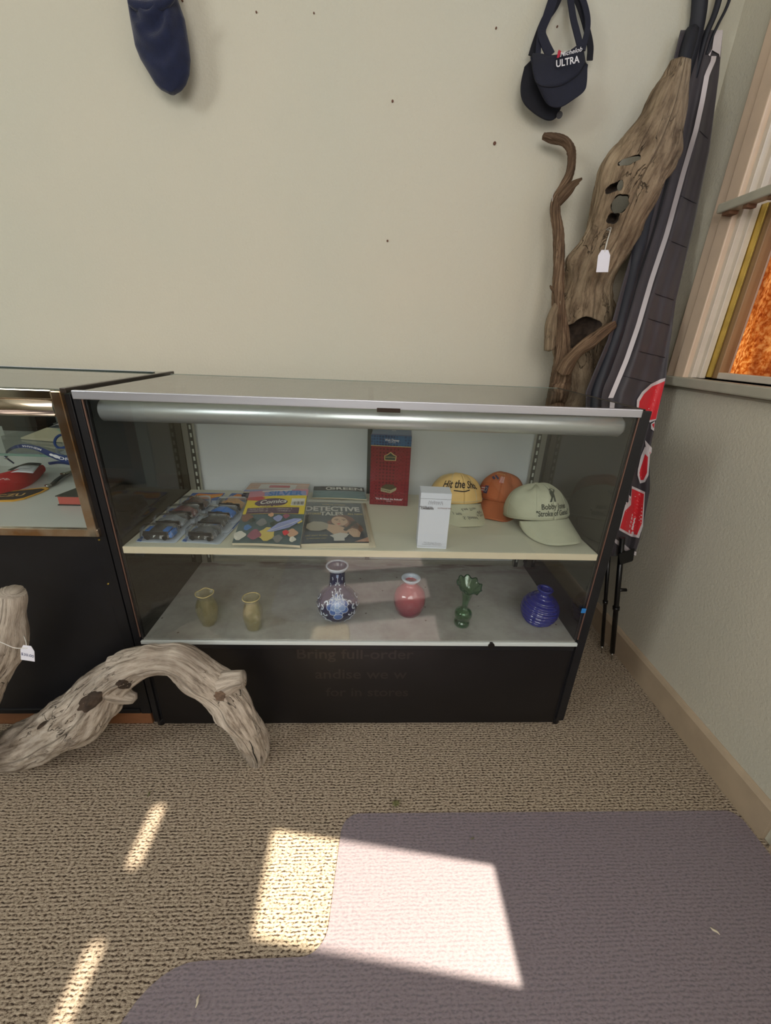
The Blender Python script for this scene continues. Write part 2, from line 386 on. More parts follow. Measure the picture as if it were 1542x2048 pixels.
wr = wall_parts('wall_right', [(WX, WX + .12, FY, W2[0], 0, CZ), (WX, WX + .12, W2[0], W2[1], 0, W2[2]), (WX, WX + .12, W2[0], W2[1], W2[3], CZ),
    (WX, WX + .12, W2[1], W1[0], 0, CZ), (WX, WX + .12, W1[0], W1[1], 0, W1[2]), (WX, WX + .12, W1[0], W1[1], W1[3], CZ), (WX, WX + .12, W1[1], WY, 0, CZ)], (WX, 0, 0))
D1 = (-1.8, -1.05, 0.0, 2.12); W3 = (-0.30, 1.25, 1.15, 2.4)
wf = wall_parts('wall_front', [(LX, D1[0], FY - .1, FY, 0, CZ), (D1[0], D1[1], FY - .1, FY, D1[3], CZ), (D1[1], W3[0], FY - .1, FY, 0, CZ),
    (W3[0], W3[1], FY - .1, FY, 0, W3[2]), (W3[0], W3[1], FY - .1, FY, W3[3], CZ), (W3[1], WX + .12, FY - .1, FY, 0, CZ)], (0, FY, 0))
# nail holes and nail heads left in the plaster
for (u, v, r) in ((785, 203, 2.2), (989, 287, 3.0), (775, 482, 2.0), (513, 25, 1.6), (628, 27, 1.4), (992, 57, 1.8), (1114, 54, 1.6), (365, 2, 2)):
    p = at(u, v, y=WY); cyl('nail', p + Vector((0, .001, 0)), p - Vector((0, .003, 0)), r * pxm(p), mat('old_nail', rgb(96, 62, 44), 0.7), wb, seg=10)
# scuffs on the right wall are part of the paint; baseboards
def baseboard(name, a, b, th=0.014, h=0.10):
    a, b = Vector(a), Vector(b); d = (b - a).normalized(); q = Vector((-d.y, d.x, 0)); prof = [(0, 0), (th, 0), (th, h - .012), (th * .55, h - .003), (0.002, h), (0, h)]
    V = [p + q * x + Vector((0, 0, z)) for p in (a, b) for x, z in prof]; n = len(prof)
    F = [(i, (i + 1) % n, n + (i + 1) % n, n + i) for i in range(n)] + [tuple(range(n))[::-1], tuple(range(n, 2 * n))]
    return struct(mesh(name, V, F, M_trim, base=a))
baseboard('baseboard_right', (WX, -0.315, 0), (WX, WY, 0)); baseboard('baseboard_back', (WX, WY, 0), (LX, WY, 0))
baseboard('baseboard_left', (LX, WY, 0), (LX, FY, 0)); baseboard('baseboard_front', (D1[1] + .08, FY, 0), (WX, FY, 0))
baseboard('trim_1', (WX, FY, 0), (WX, -0.335, 0), th=0.010, h=0.085)

# window_1: painted casing, sash, stool; the orange cloth hangs outside it
def window_thing(name, loc):
    o = bpy.data.objects.new(name, None); SC.collection.objects.link(o); o.location = loc; BASE[o] = Vector(loc); o['kind'] = 'structure'; return o
w1 = window_thing('window_1', (WX, 0.05, W1[2]))
y0, y1, z0, z1 = W1
M_peach = mat('casing_paint', rgb(214, 190, 166), 0.42, var=0.04, vscale=16)
for (a, b, x) in ((y1 + .048, y1 + .085, WX - .014), (y1 + .0, y1 + .045, WX - .019)):
    box('casing', x, WX + .002, a, b, z0 - .002, z1 + .08, M_peach, w1, bev=0.003)
box('casing', WX - .016, WX + .002, y0 - .085, y0, z0, z1 + .08, M_peach, w1, bev=0.003)
box('casing', WX - .016, WX + .002, y0, y1, z1, z1 + .085, M_peach, w1, bev=0.003)
box('jamb', WX - .004, WX + .115, y1 - .014, y1 + .001, z0, z1, M_white, w1); box('jamb', WX - .004, WX + .115, y0 - .001, y0 + .014, z0, z1, M_white, w1)
box('stop', WX + .012, WX + .03, y1 - .028, y1 - .012, z0, z1, M_white, w1, bev=0.002)
box('window_sill', WX - .032, WX + .115, y0 - .10, y1 + .105, z0 - .028, z0, M_sillp, w1, bev=0.004)
box('sill_apron', WX - .010, WX + .002, y0 - .08, y1 + .085, z0 - .036, z0 - .026, M_sillp, w1, bev=0.003)
M_brass = mat('brass_weatherstrip', rgb(206, 180, 96), 0.22, 0.9, var=0.15, vscale=20)
box('weatherstrip', WX + .031, WX + .036, y1 - .046, y1 - .012, z0 + .004, 1.45, M_brass, w1, bev=0.0008)
M_sash = mat('sash_varnish', rgb(150, 118, 84), 0.4, var=0.12, vscale=25, stretch=(1, 1, .2))
for (zz0, zz1, xx) in ((z0 + .002, 1.452, WX + .038), (1.44, z1 - .002, WX + .070)):
    for (a, b) in ((y1 - .062, y1 - .014), (y0 + .014, y0 + .062)): box('sash_stile', xx, xx + .03, a, b, zz0, zz1, M_sash, w1, bev=0.002)
    box('sash_rail', xx, xx + .03, y0 + .06, y1 - .06, zz0, zz0 + .018, M_white, w1, bev=0.002); box('sash_rail', xx, xx + .03, y0 + .06, y1 - .06, zz1 - .03, zz1, M_white, w1, bev=0.002)
    box('pane', xx + .012, xx + .015, y0 + .06, y1 - .06, zz0 + .018, zz1 - .03, M_pane, w1, bev=0)
bb = box('window_ledge_bar', WX - .052, WX - .018, y0 - .05, y1 + .022, 1.436, 1.459, M_sillp, w1, bev=0.004)
for (ya, yb) in ((y1 - .02, y1 + .006), (y1 - .075, y1 - .06), (y1 - .15, y1 - .13)): box('bar_shadow', WX - .045, WX - .02, ya, yb, 1.428, 1.437, mat('bar_shadow_brown', rgb(110, 78, 56), 0.7), w1, bev=0.001)  # brown boxes paint in the broken shadow under the ledge bar
# window_2 beyond the frame: narrow panes under a fixed board; the sun comes through them
w2 = window_thing('window_2', (WX, -0.9, W2[2])); c0, c1, e0, e1 = W2[0], W2[1], W2[2], W2[3]
FX0, FX1 = WX + .004, WX + .034; ZB = 2.19
M_w2 = mat('window_two_frame', rgb(190, 180, 164), 0.5)
PAN = [(-0.658, -0.468), (-0.955, -0.785), (-1.245, -1.07)]
box('frame_bottom', FX0, FX1, c0, c1, e0, 1.022, M_w2, w2, bev=0); box('frame_board', FX0, FX1, c0, c1, 1.812, ZB, M_w2, w2, bev=0); box('frame_top', FX0, FX1, c0, c1, ZB + .070, e1, M_w2, w2, bev=0)
SLT = [(-0.585, -0.455), (-0.86, -0.705)]
for rng, za, zb in ((PAN, 1.022, 1.812), (SLT, ZB, ZB + .070)):
    ys = [c0] + [v for p in sorted(rng) for v in p] + [c1]
    for i in range(0, len(ys), 2): box('mullion', FX0, FX1, ys[i], ys[i + 1], za, zb, M_w2, w2, bev=0)
for p in PAN: box('pane', FX0 + .01, FX0 + .013, p[0], p[1], 1.022, 1.812, M_pane, w2, bev=0)
# window_3 and door_1 of the wall behind the camera (window_3 lights the room, dark door_1 shows in the glass)
w3 = window_thing('window_3', (0.5, FY, W3[2])); a0, a1, b0, b1 = W3
for (x, X, z, Z) in ((a0, a0 + .06, b0, b1), (a1 - .06, a1, b0, b1), (a0, a1, b1 - .06, b1), (a0, a1, b0, b0 + .06), (0.44, 0.50, b0, b1), (a0, a1, 1.76, 1.80)):
    box('frame', x, X, FY - .07, FY - .03, z, Z, M_white, w3, bev=0.003)
box('window_sill', a0 - .06, a1 + .06, FY - .09, FY + .05, b0 - .03, b0 + .005, M_white, w3, bev=0.004); box('pane', a0 + .05, a1 - .05, FY - .055, FY - .051, b0 + .05, b1 - .05, M_pane, w3, bev=0)
d1 = window_thing('door_1', (-1.42, FY, 0)); M_dwood = mat('door_wood', rgb(96, 66, 44), 0.45, var=0.15, vscale=20, stretch=(1, 1, .1))
M_cas = mat('pale_casing', rgb(182, 190, 184), 0.5)
for (x, X, z, Z) in ((D1[0], D1[0] + .10, .01, D1[3]), (D1[1] - .10, D1[1], .01, D1[3]), (D1[0], D1[1], D1[3] - .12, D1[3]), (D1[0], D1[1], .01, .12), (D1[0], D1[1], 0.62, 0.66), (D1[0], D1[1], 1.35, 1.39), (-1.44, -1.40, .1, 2.0)):
    box('door_frame', x, X, FY - .06, FY - .02, z, Z, M_dwood, d1, bev=0.003)
box('dark_glass', D1[0] + .05, D1[1] - .05, FY - .045, FY - .041, .1, 2.02, mat('dark_door_glass', rgb(52, 50, 48), .08), d1, bev=0)
box('door_back', D1[0], D1[1], FY - .10, FY - .07, 0, D1[3], M_dwood, d1, bev=0)
for (x, X, z, Z) in ((D1[0] - .08, D1[0], 0, D1[3] + .08), (D1[1], D1[1] + .08, 0, D1[3] + .08), (D1[0], D1[1], D1[3], D1[3] + .08)): box('casing', x, X, FY - .002, FY + .02, z, Z, M_cas, d1, bev=0.003)
d2 = window_thing('door_2', (LX, -0.4, 0)); M_dgrey = mat('panelled_door_paint', rgb(128, 124, 112), 0.4)
box('door_leaf', LX - .001, LX + .035, -0.85, 0.05, 0.01, 2.05, M_dgrey, d2, bev=0.003)
for (ya, yb) in ((-.75, -.44), (-.36, -.05)):
    for (za, zb) in ((.18, .78), (.90, 1.5), (1.62, 1.95)): box('panel', LX + .034, LX + .048, ya, yb, za, zb, M_dgrey, d2, bev=0.006)
for (ya, yb, za, zb) in ((-.93, -.85, 0, 2.13), (.05, .13, 0, 2.13), (-.85, .05, 2.05, 2.13)): box('casing', LX - .001, LX + .02, ya, yb, za, zb, M_cas, d2, bev=0.003)

# sunlit orange cloth outside window_1, under an unseen board added to block the sun
def m_orange():
    k = N('orange_cloth'); k.t.nodes.remove(k.b); c = k.coords('Object'); n = k.n('ShaderNodeTexNoise'); n.inputs['Scale'].default_value = 75; n.inputs['Detail'].default_value = 4; n.inputs['Roughness'].default_value = .7; k.l(c, n.inputs[0])
    col = k.ramp(n.outputs[0], [(0.36, rgb(168, 96, 40)), (0.48, rgb(214, 150, 76)), (0.62, rgb(240, 206, 150))])
    n2 = k.n('ShaderNodeTexNoise'); n2.inputs['Scale'].default_value = 5; k.l(k.coords('Object', (1, 3, .6)), n2.inputs[0])
    col = k.mix(k.ramp(n2.outputs[0], [(0.42, (0, 0, 0)), (0.60, (.55, .55, .55))]), col, rgb(150, 84, 40))
    tl = k.n('ShaderNodeBsdfTranslucent'); df = k.n('ShaderNodeBsdfDiffuse'); k.l(col, tl.inputs[0]); k.l(col, df.inputs[0])
    mx = k.n('ShaderNodeMixShader'); mx.inputs[0].default_value = 0.45; k.l(df.outputs[0], mx.inputs[1]); k.l(tl.outputs[0], mx.inputs[2]); k.l(mx.outputs[0], k.out.inputs[0]); return k.m
M_or = m_orange()
oc = sheet('orange_curtain', lambda x, y: (WX + .20 + .012 * math.sin(x * 21) + .006 * math.sin(x * 47 + y * 3), -0.36 + x * 0.92, 0.55 + y * 0.93), 60, 20, M_or, thick=0.0012, base=(WX + .20, 0.1, 0.55))
tag(oc, 'bright orange textured cloth glowing in the sun outside the right window', 'curtain')
box('sun_block_board', WX + .121, WX + .95, -0.39, 0.75, 2.46, 2.485, mat('weathered_board', rgb(150, 112, 84), 0.7, var=0.1, vscale=12), w1, bev=0.003)
box('upper_screen', WX + .16, WX + .17, -0.36, 0.56, 1.50, 1.56, MATS['weathered_board'], w1, bev=0.002)

# ------------------------------------------------------------ clear chair mat
def rounded(pts, rad):
    """closed polygon with the corner radius given per point"""
    out = []; n = len(pts)
    for i, (p, r) in enumerate(zip(pts, rad)):
        p = Vector(p); a = (Vector(pts[i - 1]) - p).normalized(); b = (Vector(pts[(i + 1) % n]) - p).normalized()
        if r <= 0: out.append(tuple(p)); continue
        ang = a.angle(b) / 2; t = r / math.tan(ang); c = p + (a + b).normalized() * r / math.sin(ang); s, e = p + a * t, p + b * t
        v0, v1 = s - c, e - c; A = math.atan2(v0.x * v1.y - v0.y * v1.x, v0.dot(v1))
        for k in range(9):
            q = A * k / 8; out.append((c.x + v0.x * math.cos(q) - v0.y * math.sin(q), c.y + v0.x * math.sin(q) + v0.y * math.cos(q)))
    return out
def slab(name, pts, z0, z1, m, parent=None, base=None, bev=0):
    bm = bmesh.new(); f = bm.faces.new([bm.verts.new((p[0], p[1], z0)) for p in pts]); g = bmesh.ops.extrude_face_region(bm, geom=[f])
    for v in g['geom']:
        if isinstance(v, bmesh.types.BMVert): v.co.z = z1
    if bev: bmesh.ops.bevel(bm, geom=[e for e in bm.edges if abs(e.verts[0].co.z - e.verts[1].co.z) < 1e-6], offset=bev, segments=2, affect='EDGES')
    return from_bm(name, bm, m, parent, base)
def m_mat():
    k = N('mat_vinyl'); k.t.nodes.remove(k.b); tr = k.n('ShaderNodeBsdfTransparent'); tr.inputs[0].default_value = (0.90, 0.88, 0.94, 1)
    df = k.n('ShaderNodeBsdfDiffuse'); df.inputs[0].default_value = rgb(168, 159, 168); gl = k.n('ShaderNodeBsdfGlossy'); gl.inputs['Roughness'].default_value = 0.42
    c = k.coords('Object'); n = k.n('ShaderNodeTexNoise'); n.inputs['Scale'].default_value = 160; k.l(c, n.inputs[0]); b = k.n('ShaderNodeBump'); b.inputs['Strength'].default_value = .35; b.inputs['Distance'].default_value = .001; k.l(n.outputs[0], b.inputs['Height']); k.l(b.outputs[0], gl.inputs['Normal'])
    v = k.n('ShaderNodeTexVoronoi', feature='DISTANCE_TO_EDGE'); v.inputs['Scale'].default_value = 5; k.l(c, v.inputs[0])
    a = k.n('ShaderNodeMixShader'); a.inputs[0].default_value = 0.26; k.l(tr.outputs[0], a.inputs[1]); k.l(df.outputs[0], a.inputs[2])
    m = k.n('ShaderNodeMixShader'); k.l(schlick(k, 0.05), m.inputs[0]); k.l(a.outputs[0], m.inputs[1]); k.l(gl.outputs[0], m.inputs[2]); k.l(m.outputs[0], k.out.inputs[0]); return k.m
matpts = rounded([(0.572, -0.246), (1.580, -0.252), (1.583, -1.35), (0.20, -1.35), (0.212, -0.500), (0.552, -0.498)], [0.045, 0.03, 0.05, 0.05, 0.11, 0.05])
cm = slab('chair_mat', matpts, 0.0008, 0.0034, m_mat(), bev=0.0006)
tag(cm, 'clear lavender tinted plastic chair mat lying on the carpet', 'floor mat')

# ------------------------------------------------------------ the right showcase
W, H, T = 1.232, 0.965, 0.0275; ZD, ZS = 0.329, 0.606
sc = empty('display_case', (W / 2, 0.22, 0), 'black and aluminium glass showcase with one shelf, holding vases, caps and boxes', 'display case')
for s in (0, 1):
    xa, xb = (0.0, T) if s == 0 else (W - T, W)
    box('end_panel', xa, xb, 0.004, 0.452, 0.028, H - .010, M_black, sc)
    g = (T, T + .0015) if s == 0 else (W - T - .0015, W - T)
    box('panel_lining', g[0], g[1], 0.010, 0.430, ZD, H - .020, M_gloss, sc, bev=0)
    post = box('front_post', xa + (0.006 if s == 0 else 0.004), xb - (0.006 if s == 0 else 0), -0.004, 0.006, 0.028, H - .002, M_black, sc)
    xs = T - .004 if s == 0 else W - T + .001
    box('edge_strip', xs, xs + .0022, -0.0045, -0.001, ZD + .01, H - .016, mat('copper_edge', rgb(120, 92, 80), 0.45, 0.4), sc, bev=0.0004)
    for yy in (0.018, 0.43): cyl('foot', ((xa + xb) / 2, yy, 0.0), ((xa + xb) / 2, yy, 0.03), 0.012, M_black, sc, bev=0.002)
kp = box('kick_panel', T, W - T, 0.004, 0.018, 0.012, ZD - .012, M_kick, sc, bev=0.001)
box('base_rail', T, W - T, -0.003, 0.012, ZD - .030, ZD - .013, M_black, sc, bev=0.002)
box('deck', T, W - T, 0.002, 0.432, ZD - .014, ZD, M_deck, sc, bev=0.001)
box('deck_trim', T - .004, W - T + .004, -0.006, 0.001, ZD - .012, ZD - .002, mat('white_trim', rgb(206, 214, 212), .35), sc, bev=0.001)
box('shelf', T + .004, W - T - .004, 0.002, 0.405, ZS - .018, ZS, mat('shelf_board', rgb(206, 204, 186), 0.4, var=0.03, vscale=5), sc, bev=0.001)
box('shelf_edge', T + .004, W - T - .004, -0.0000, 0.003, ZS - .018, ZS - .0005, M_cream, sc, bev=0.0005)
box('front_glass', T, W - T, -0.002, 0.0015, ZD, H - .018, M_glass, sc, bev=0)
box('top_glass', 0.012, W - .012, 0.003, 0.446, H - .0065, H, clear('top_glass', (0.86, 0.90, 0.88), 0.10, power=2.6), sc, bev=0)
box('top_rail', 0.009, W - T + .004, -0.008, 0.0035, H - .016, H + .0015, M_alu, sc, bev=0.0015)
box('rim', 0.006, W - .014, 0.445, 0.451, H - .010, H + .0008, mat('clear_edge', rgb(120, 132, 122), 0.2), sc, bev=0.0006)
box('rim', W - .017, W - .011, 0.003, 0.451, H - .010, H + .0010, mat('dark_rim', rgb(52, 46, 38), 0.35), sc, bev=0.0006)
# rounded light housing under the top rail
prof = [(0.0, 0.0)] + [(-0.0225 * math.sin(a), 0.0) for a in ()]
def housing():
    V = []; n = 18; xs = [T + .012] + [T + .016, W - T - .020, W - T - .013]
    for k, x in enumerate(xs):
        sc_ = 0.72 if k in (0, 3) else 1.0
        for i in range(n + 1):
            a = PI / 2 + PI * i / n; V.append((x, 0.028 + 0.021 * math.cos(a) * sc_, 0.9225 + 0.0225 * math.sin(a) * sc_))
    F = [(k * (n + 1) + i, k * (n + 1) + i + 1, (k + 1) * (n + 1) + i + 1, (k + 1) * (n + 1) + i) for k in range(3) for i in range(n)]
    F += [tuple(range(n + 1)), tuple(range(3 * (n + 1), 4 * (n + 1)))] + [(k * (n + 1), (k + 1) * (n + 1), (k + 1) * (n + 1) + n, k * (n + 1) + n) for k in range(3)]
    return mesh('light_housing', V, F, M_alud, sc, smooth=True)
lh = housing()
for p in lh.data.polygons: p.use_smooth = len(p.vertices) == 4 and p.area < .02
p = at(778, 822, y=-.006); box('latch', p.x - .026, p.x + .024, -0.009, -0.003, H - .022, H - .013, mat('latch_dark', rgb(52, 40, 32), 0.5, 0.6), sc, bev=0.001)
# back: two sliding panels, meeting stile, slotted uprights, bottom track
box('back_panel', T, 0.64, 0.436, 0.440, ZD, H - .012, M_panel, sc, bev=0.001); box('back_panel', 0.615, W - T, 0.429, 0.433, ZD, H - .012, M_panel, sc, bev=0.001)
box('meeting_stile', 0.612, 0.628, 0.421, 0.430, ZD, H - .015, mat('stile_dark', rgb(70, 78, 76), 0.4), sc, bev=0.001)
box('bottom_track', T, W - T, 0.415, 0.440, ZD, ZD + .012, M_zinc, sc, bev=0.001)
for xa in (0.030, 1.160):
    u = box('slotted_upright', xa, xa + .018 + .018, 0.408, 0.420, ZD, H - .02, M_zinc, sc, bev=0.0008)
    bm = bmesh.new(); xx = xa + .020 if xa < .5 else xa + .004; box('upright_channel', xx - .001, xx + .013, 0.4068, 0.4090, ZD, H - .02, mat('channel_dark', rgb(56, 56, 52), 0.5), sc, bev=0)
    z = ZD + .02
    while z < H - .03: bm_box(bm, xx + .004, xx + .0095, 0.4060, 0.4072, z, z + .013); z += .0254
    tag(from_bm('slot', bm, mat('slot_pale', rgb(196, 200, 190), 0.6), u), kind='stuff')
for xa in (0.042, 1.172): box('shelf_bracket', xa, xa + .008, 0.12, 0.41, ZS - .040, ZS - .018, M_zinc, sc, bev=0.002)
p = at(1167, 1222, y=-.005); box('sticker', p.x - .006, p.x + .006, -0.0062, -0.0044, p.z - .006, p.z + .008, mat('blue_sticker', rgb(40, 120, 190), 0.5), sc, bev=0.0003)['label'] = 'small blue sticker'
p = at(982, 1290, y=-.004); cyl('lock_plug', (p.x, -.009, p.z), (p.x, -.002, p.z), 0.009, mat('plug_dark', rgb(38, 34, 32), 0.35, 0.5), sc)
# faint dark lettering laid flat on the kick panel
M_gh = mat('faint_letters', rgb(38, 30, 29), 0.35)
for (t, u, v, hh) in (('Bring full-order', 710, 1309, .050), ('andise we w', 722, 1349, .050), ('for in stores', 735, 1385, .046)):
    q = at(u, v, y=.004); pr = Print(lambda x, y, h: Vector((x, 0.004 - h * .6, y))); pr.text(M_gh, t, q.x, q.z, hh, bold=0.01, sx=1.05); pr.build('faint_lettering', sc)

# ------------------------------------------------------------ the left showcase
lc = empty('display_case', (-0.65, 0.22, 0), 'chrome framed showcase on a black base and brown plinth, cut off by the left edge', 'display case')
LL = -1.35; Z2 = 0.650
box('end_panel', -0.030, -0.001, 0.002, 0.478, 0.055, H - .008, M_black, lc); box('end_panel', LL, LL + .03, 0.002, 0.478, 0.055, H - .008, M_black, lc)
box('base_panel', LL + .03, -0.030, 0.004, 0.020, 0.062, Z2 - .018, M_black, lc); box('base_rail', LL + .03, -0.030, 0.000, 0.014, 0.058, 0.074, M_black, lc)
box('plinth', LL + .02, -0.012, 0.014, 0.44, 0.0, 0.056, M_brownwood, lc, bev=0.002)
box('deck', LL + .03, -0.030, 0.004, 0.470, Z2 - .016, Z2, M_wlam, lc, bev=0.001); box('back_panel', LL + .03, -0.03, 0.470, 0.476, 0.07, H - .01, M_wlam, lc, bev=0.001)
box('frame_bottom', LL, -0.010, -0.008, 0.004, Z2 - .016, Z2 + .003, M_rust, lc, bev=0.0015); box('frame_top', LL, -0.030, -0.010, 0.004, H - .018, H + .001, M_chrome, lc, bev=0.002)
box('frame_side', -0.033, -0.012, -0.009, 0.003, Z2 - .016, H - .001, M_rust, lc, bev=0.002)
sheet('valance', lambda x, y: (LL + x * (-.035 - LL), -0.004 - 0.006 * math.sin(PI * y), H - .054 + y * .036), 2, 10, M_chrome, lc, thick=0.002)
box('top_glass', LL, -0.004, -0.004, 0.486, H - .004, H + .003, MATS['top_glass'], lc, bev=0)
box('front_glass', LL + .03, -0.034, -0.001, 0.002, Z2, H - .018, M_glass, lc, bev=0)
box('back_rim', LL, -0.035, 0.424, 0.436, H + .003, H + .006, mat('rim_green_black', rgb(34, 50, 46), 0.3), lc, bev=0.0005); box('back_rim', LL, -0.038, 0.436, 0.441, H + .003, H + .0065, M_alu, lc, bev=0.0005)
box('side_rim', -0.014, -0.002, -0.006, 0.490, H - .005, H + .005, mat('rim_brown', rgb(62, 54, 48), 0.3, 0.4), lc, bev=0.001)
box('glass_shelf', LL + .03, -0.032, 0.120, 0.465, 0.788, 0.794, M_glass, lc, bev=0); box('glass_shelf_edge', LL + .03, -0.032, 0.119, 0.1205, 0.788, 0.794, mat('green_glass_edge', rgb(110, 138, 128), 0.1), lc, bev=0)
for x in (-.10, -.024): 
    p = at(198 if x > -.05 else 216, 1080 if x > -.05 else 1168, y=0)
    cyl('screw', (p.x, 0.0045, p.z), (p.x, -.0005, p.z), 0.0022, M_brass, lc, seg=10)

# ------------------------------------------------------------ wood of the driftwood pieces (u along the grain in metres, v round the limb)
def m_wood(name, c_lo, c_mid, c_hi, crack=0.5, tint=None):
    k = N(name); k.b.inputs['Roughness'].default_value = 0.85; k.b.inputs['Specular IOR Level'].default_value = 0.2
    c = k.coords('UV', (5, 9, 1)); w0 = k.coords('Object'); n0 = k.n('ShaderNodeTexNoise'); n0.inputs['Scale'].default_value = 9; n0.inputs['Detail'].default_value = 3; k.l(w0, n0.inputs[0])
    add = k.n('ShaderNodeMix', data_type='VECTOR'); add.inputs[0].default_value = .16; k.l(c, add.inputs[4]); k.l(n0.outputs[1], add.inputs[5])
    g = k.n('ShaderNodeTexNoise'); g.inputs['Scale'].default_value = 3.2; g.inputs['Detail'].default_value = 9; g.inputs['Roughness'].default_value = .7; k.l(add.outputs[1], g.inputs[0])
    col = k.ramp(g.outputs[0], [(0.34, c_lo), (0.48, c_mid), (0.66, c_hi)])
    n2 = k.n('ShaderNodeTexNoise'); n2.inputs['Scale'].default_value = 7; n2.inputs['Detail'].default_value = 5; k.l(w0, n2.inputs[0])
    col = k.mix(k.ramp(n2.outputs[0], [(0.48, (0, 0, 0)), (0.68, (.6, .6, .6))]), col, tint or c_lo)
    v = k.n('ShaderNodeTexNoise'); v.inputs['Scale'].default_value = 1.0; v.inputs['Detail'].default_value = 4; v.inputs['Distortion'].default_value = 0.8; k.l(k.coords('UV', (11, 16, 1)), v.inputs[0])
    ck = k.ramp(v.outputs[0], [(0.485, (0, 0, 0)), (0.498, (1, 1, 1)), (0.504, (1, 1, 1)), (0.515, (0, 0, 0))])
    n3 = k.n('ShaderNodeTexNoise'); n3.inputs['Scale'].default_value = 11; k.l(w0, n3.inputs[0]); gate = k.ramp(n3.outputs[0], [(0.5, (0, 0, 0)), (0.6, (crack, crack, crack))])
    mm = k.n('ShaderNodeMath', operation='MULTIPLY'); k.l(ck, mm.inputs[0]); k.l(gate, mm.inputs[1])
    col = k.mix(mm.outputs[0], col, tuple(x * .25 for x in c_lo[:3]) + (1,)); k.l(col, k.b.inputs['Base Color'])
    hh = k.n('ShaderNodeMath', operation='SUBTRACT'); k.l(g.outputs[0], hh.inputs[0]); k.l(mm.outputs[0], hh.inputs[1]); k.bump(hh.outputs[0], 0.8, 0.006); return k.m
M_drift = m_wood('bleached_driftwood', rgb(112, 100, 88), rgb(184, 172, 157), rgb(218, 208, 194), 1.0)
M_trunk = m_wood('brown_driftwood', rgb(84, 70, 55), rgb(134, 116, 94), rgb(164, 146, 120), 0.8)
M_vine = m_wood('reddish_vine_wood', rgb(62, 46, 36), rgb(112, 90, 70), rgb(152, 128, 104), 0.7)
M_rot = mat('rotten_hollow', rgb(58, 46, 36), 0.95, var=0.4, vscale=60, bump=0.6, bscale=90)
M_knot = mat('knot_wood', rgb(112, 92, 76), 0.9, var=0.35, vscale=70, bump=0.6, bscale=120)
M_paper = mat('tag_paper', rgb(226, 226, 236), 0.7); M_string = mat('white_string', rgb(206, 204, 196), 0.8); M_ink = mat('blue_pen_ink', rgb(70, 74, 110), 0.6)

def px_path(rows, y=None, yfn=None):
    """rows of (u, v, r_px[, y]) turned into points and radii in metres"""
    P, R = [], []
    for r in rows:
        yy = r[3] if len(r) > 3 else y
        p = at(r[0], r[1], y=yy); P.append(p); R.append(r[2] * pxm(p))
    return P, R
def price_tag(top, w, h, tilt, string_pts, label, nail=None, ink=None, facing=Vector((0, -1, 0.1))):
    """card tag hanging from a looped string; top is the point of the hole"""
    t = empty('price_tag', top, label, 'price tag'); n = facing.normalized(); rx = Vector((0, 0, 1)).cross(-n).normalized(); up = (-n).cross(rx) * -1
    up = n.cross(rx).normalized(); 
    if up.z < 0: up = -up
    c, s = math.cos(tilt), math.sin(tilt); ex = rx * c + up * s; ez = up * c - rx * s
    if ex.x < 0: ex = -ex
    out = [(-w * .28, 0.006), (w * .28, .006), (w * .5, -w * .22), (w * .5, -h), (-w * .5, -h), (-w * .5, -w * .22)]
    V = [top + ex * a + ez * b + n * d for d in (0, .0006) for a, b in out]; k = len(out)
    mesh('card', V, [tuple(range(k))[::-1], tuple(range(k, 2 * k))] + [(i, (i + 1) % k, k + (i + 1) % k, k + i) for i in range(k)], M_paper, t)
    tube('string', string_pts, 0.0009, M_string, t, n=24, seg=6)
    if ink:
        pr = Print(lambda x, y, hh: top + ex * x + ez * y + n * (.0007 + hh)); pr.text(M_ink, ink, 0, -h * .55, h * .3, rot=-.1); pr.build('handwriting', t)
    return t

# arched driftwood on the carpet in front of both cases
YA = -0.105
main, R = px_path([(-60, 1512, 30), (0, 1502, 34), (60, 1486, 43), (125, 1452, 50), (180, 1412, 54), (215, 1370, 42), (262, 1336, 36), (318, 1318, 30), (362, 1322, 33), (402, 1352, 37), (446, 1388, 38), (478, 1432, 32), (503, 1470, 29), (514, 1502, 23), (515, 1530, 15)], YA)
big = tube_data(main, R, 270, 100, rough=.20, seed=3.1, ridge=.055, tipr=.55, feats=((.49, 4.9, .012, .016, .5), (.245, 0.3, .010, .03, .5), (.245, 0.3, -.012, .014, .25), (.76, .4, .009, .03, .6), (.62, 0.1, .006, .05, .7), (.38, .5, -.017, .034, .34), (.345, .9, -.012, .03, .4), (.45, .2, -.013, .013, .28), (.93, 1.3, .007, .02, .6), (.55, 5, .006, .02, .5), (.86, .4, .006, .03, .5)))
p1, r1 = px_path([(415, 1372, 33), (442, 1368, 28), (468, 1360, 20), (487, 1357, 17)], YA - .002)
p2, r2 = px_path([(215, 1372, 32), (238, 1385, 22), (256, 1393, 14), (270, 1396, 10)], YA - .004)
p3, r3 = px_path([(222, 1328, 16), (248, 1324, 19), (272, 1320, 16)], YA - .002)
p4, r4 = px_path([(120, 1478, 24), (170, 1462, 26), (205, 1432, 18), (222, 1400, 12)], YA - .012)
V, F, U = join([big, tube_data(p1, r1, 22, 26, rough=.1, seed=1.2, tipr=.25), tube_data(p2, r2, 16, 20, rough=.2, seed=7.7, tipr=.5), tube_data(p3, r3, 16, 20, rough=.14, seed=5.7), tube_data(p4, r4, 30, 22, rough=.12, seed=9.7)])
arch = empty('driftwood_arch', (0.05, YA, 0), 'bleached grey driftwood limb arching over the carpet in front of the showcases', 'driftwood')
mesh('limb', V, F, M_drift, arch, smooth=True, uv=U)
tree = BVHTree.FromPolygons([tuple(v) for v in V], F)
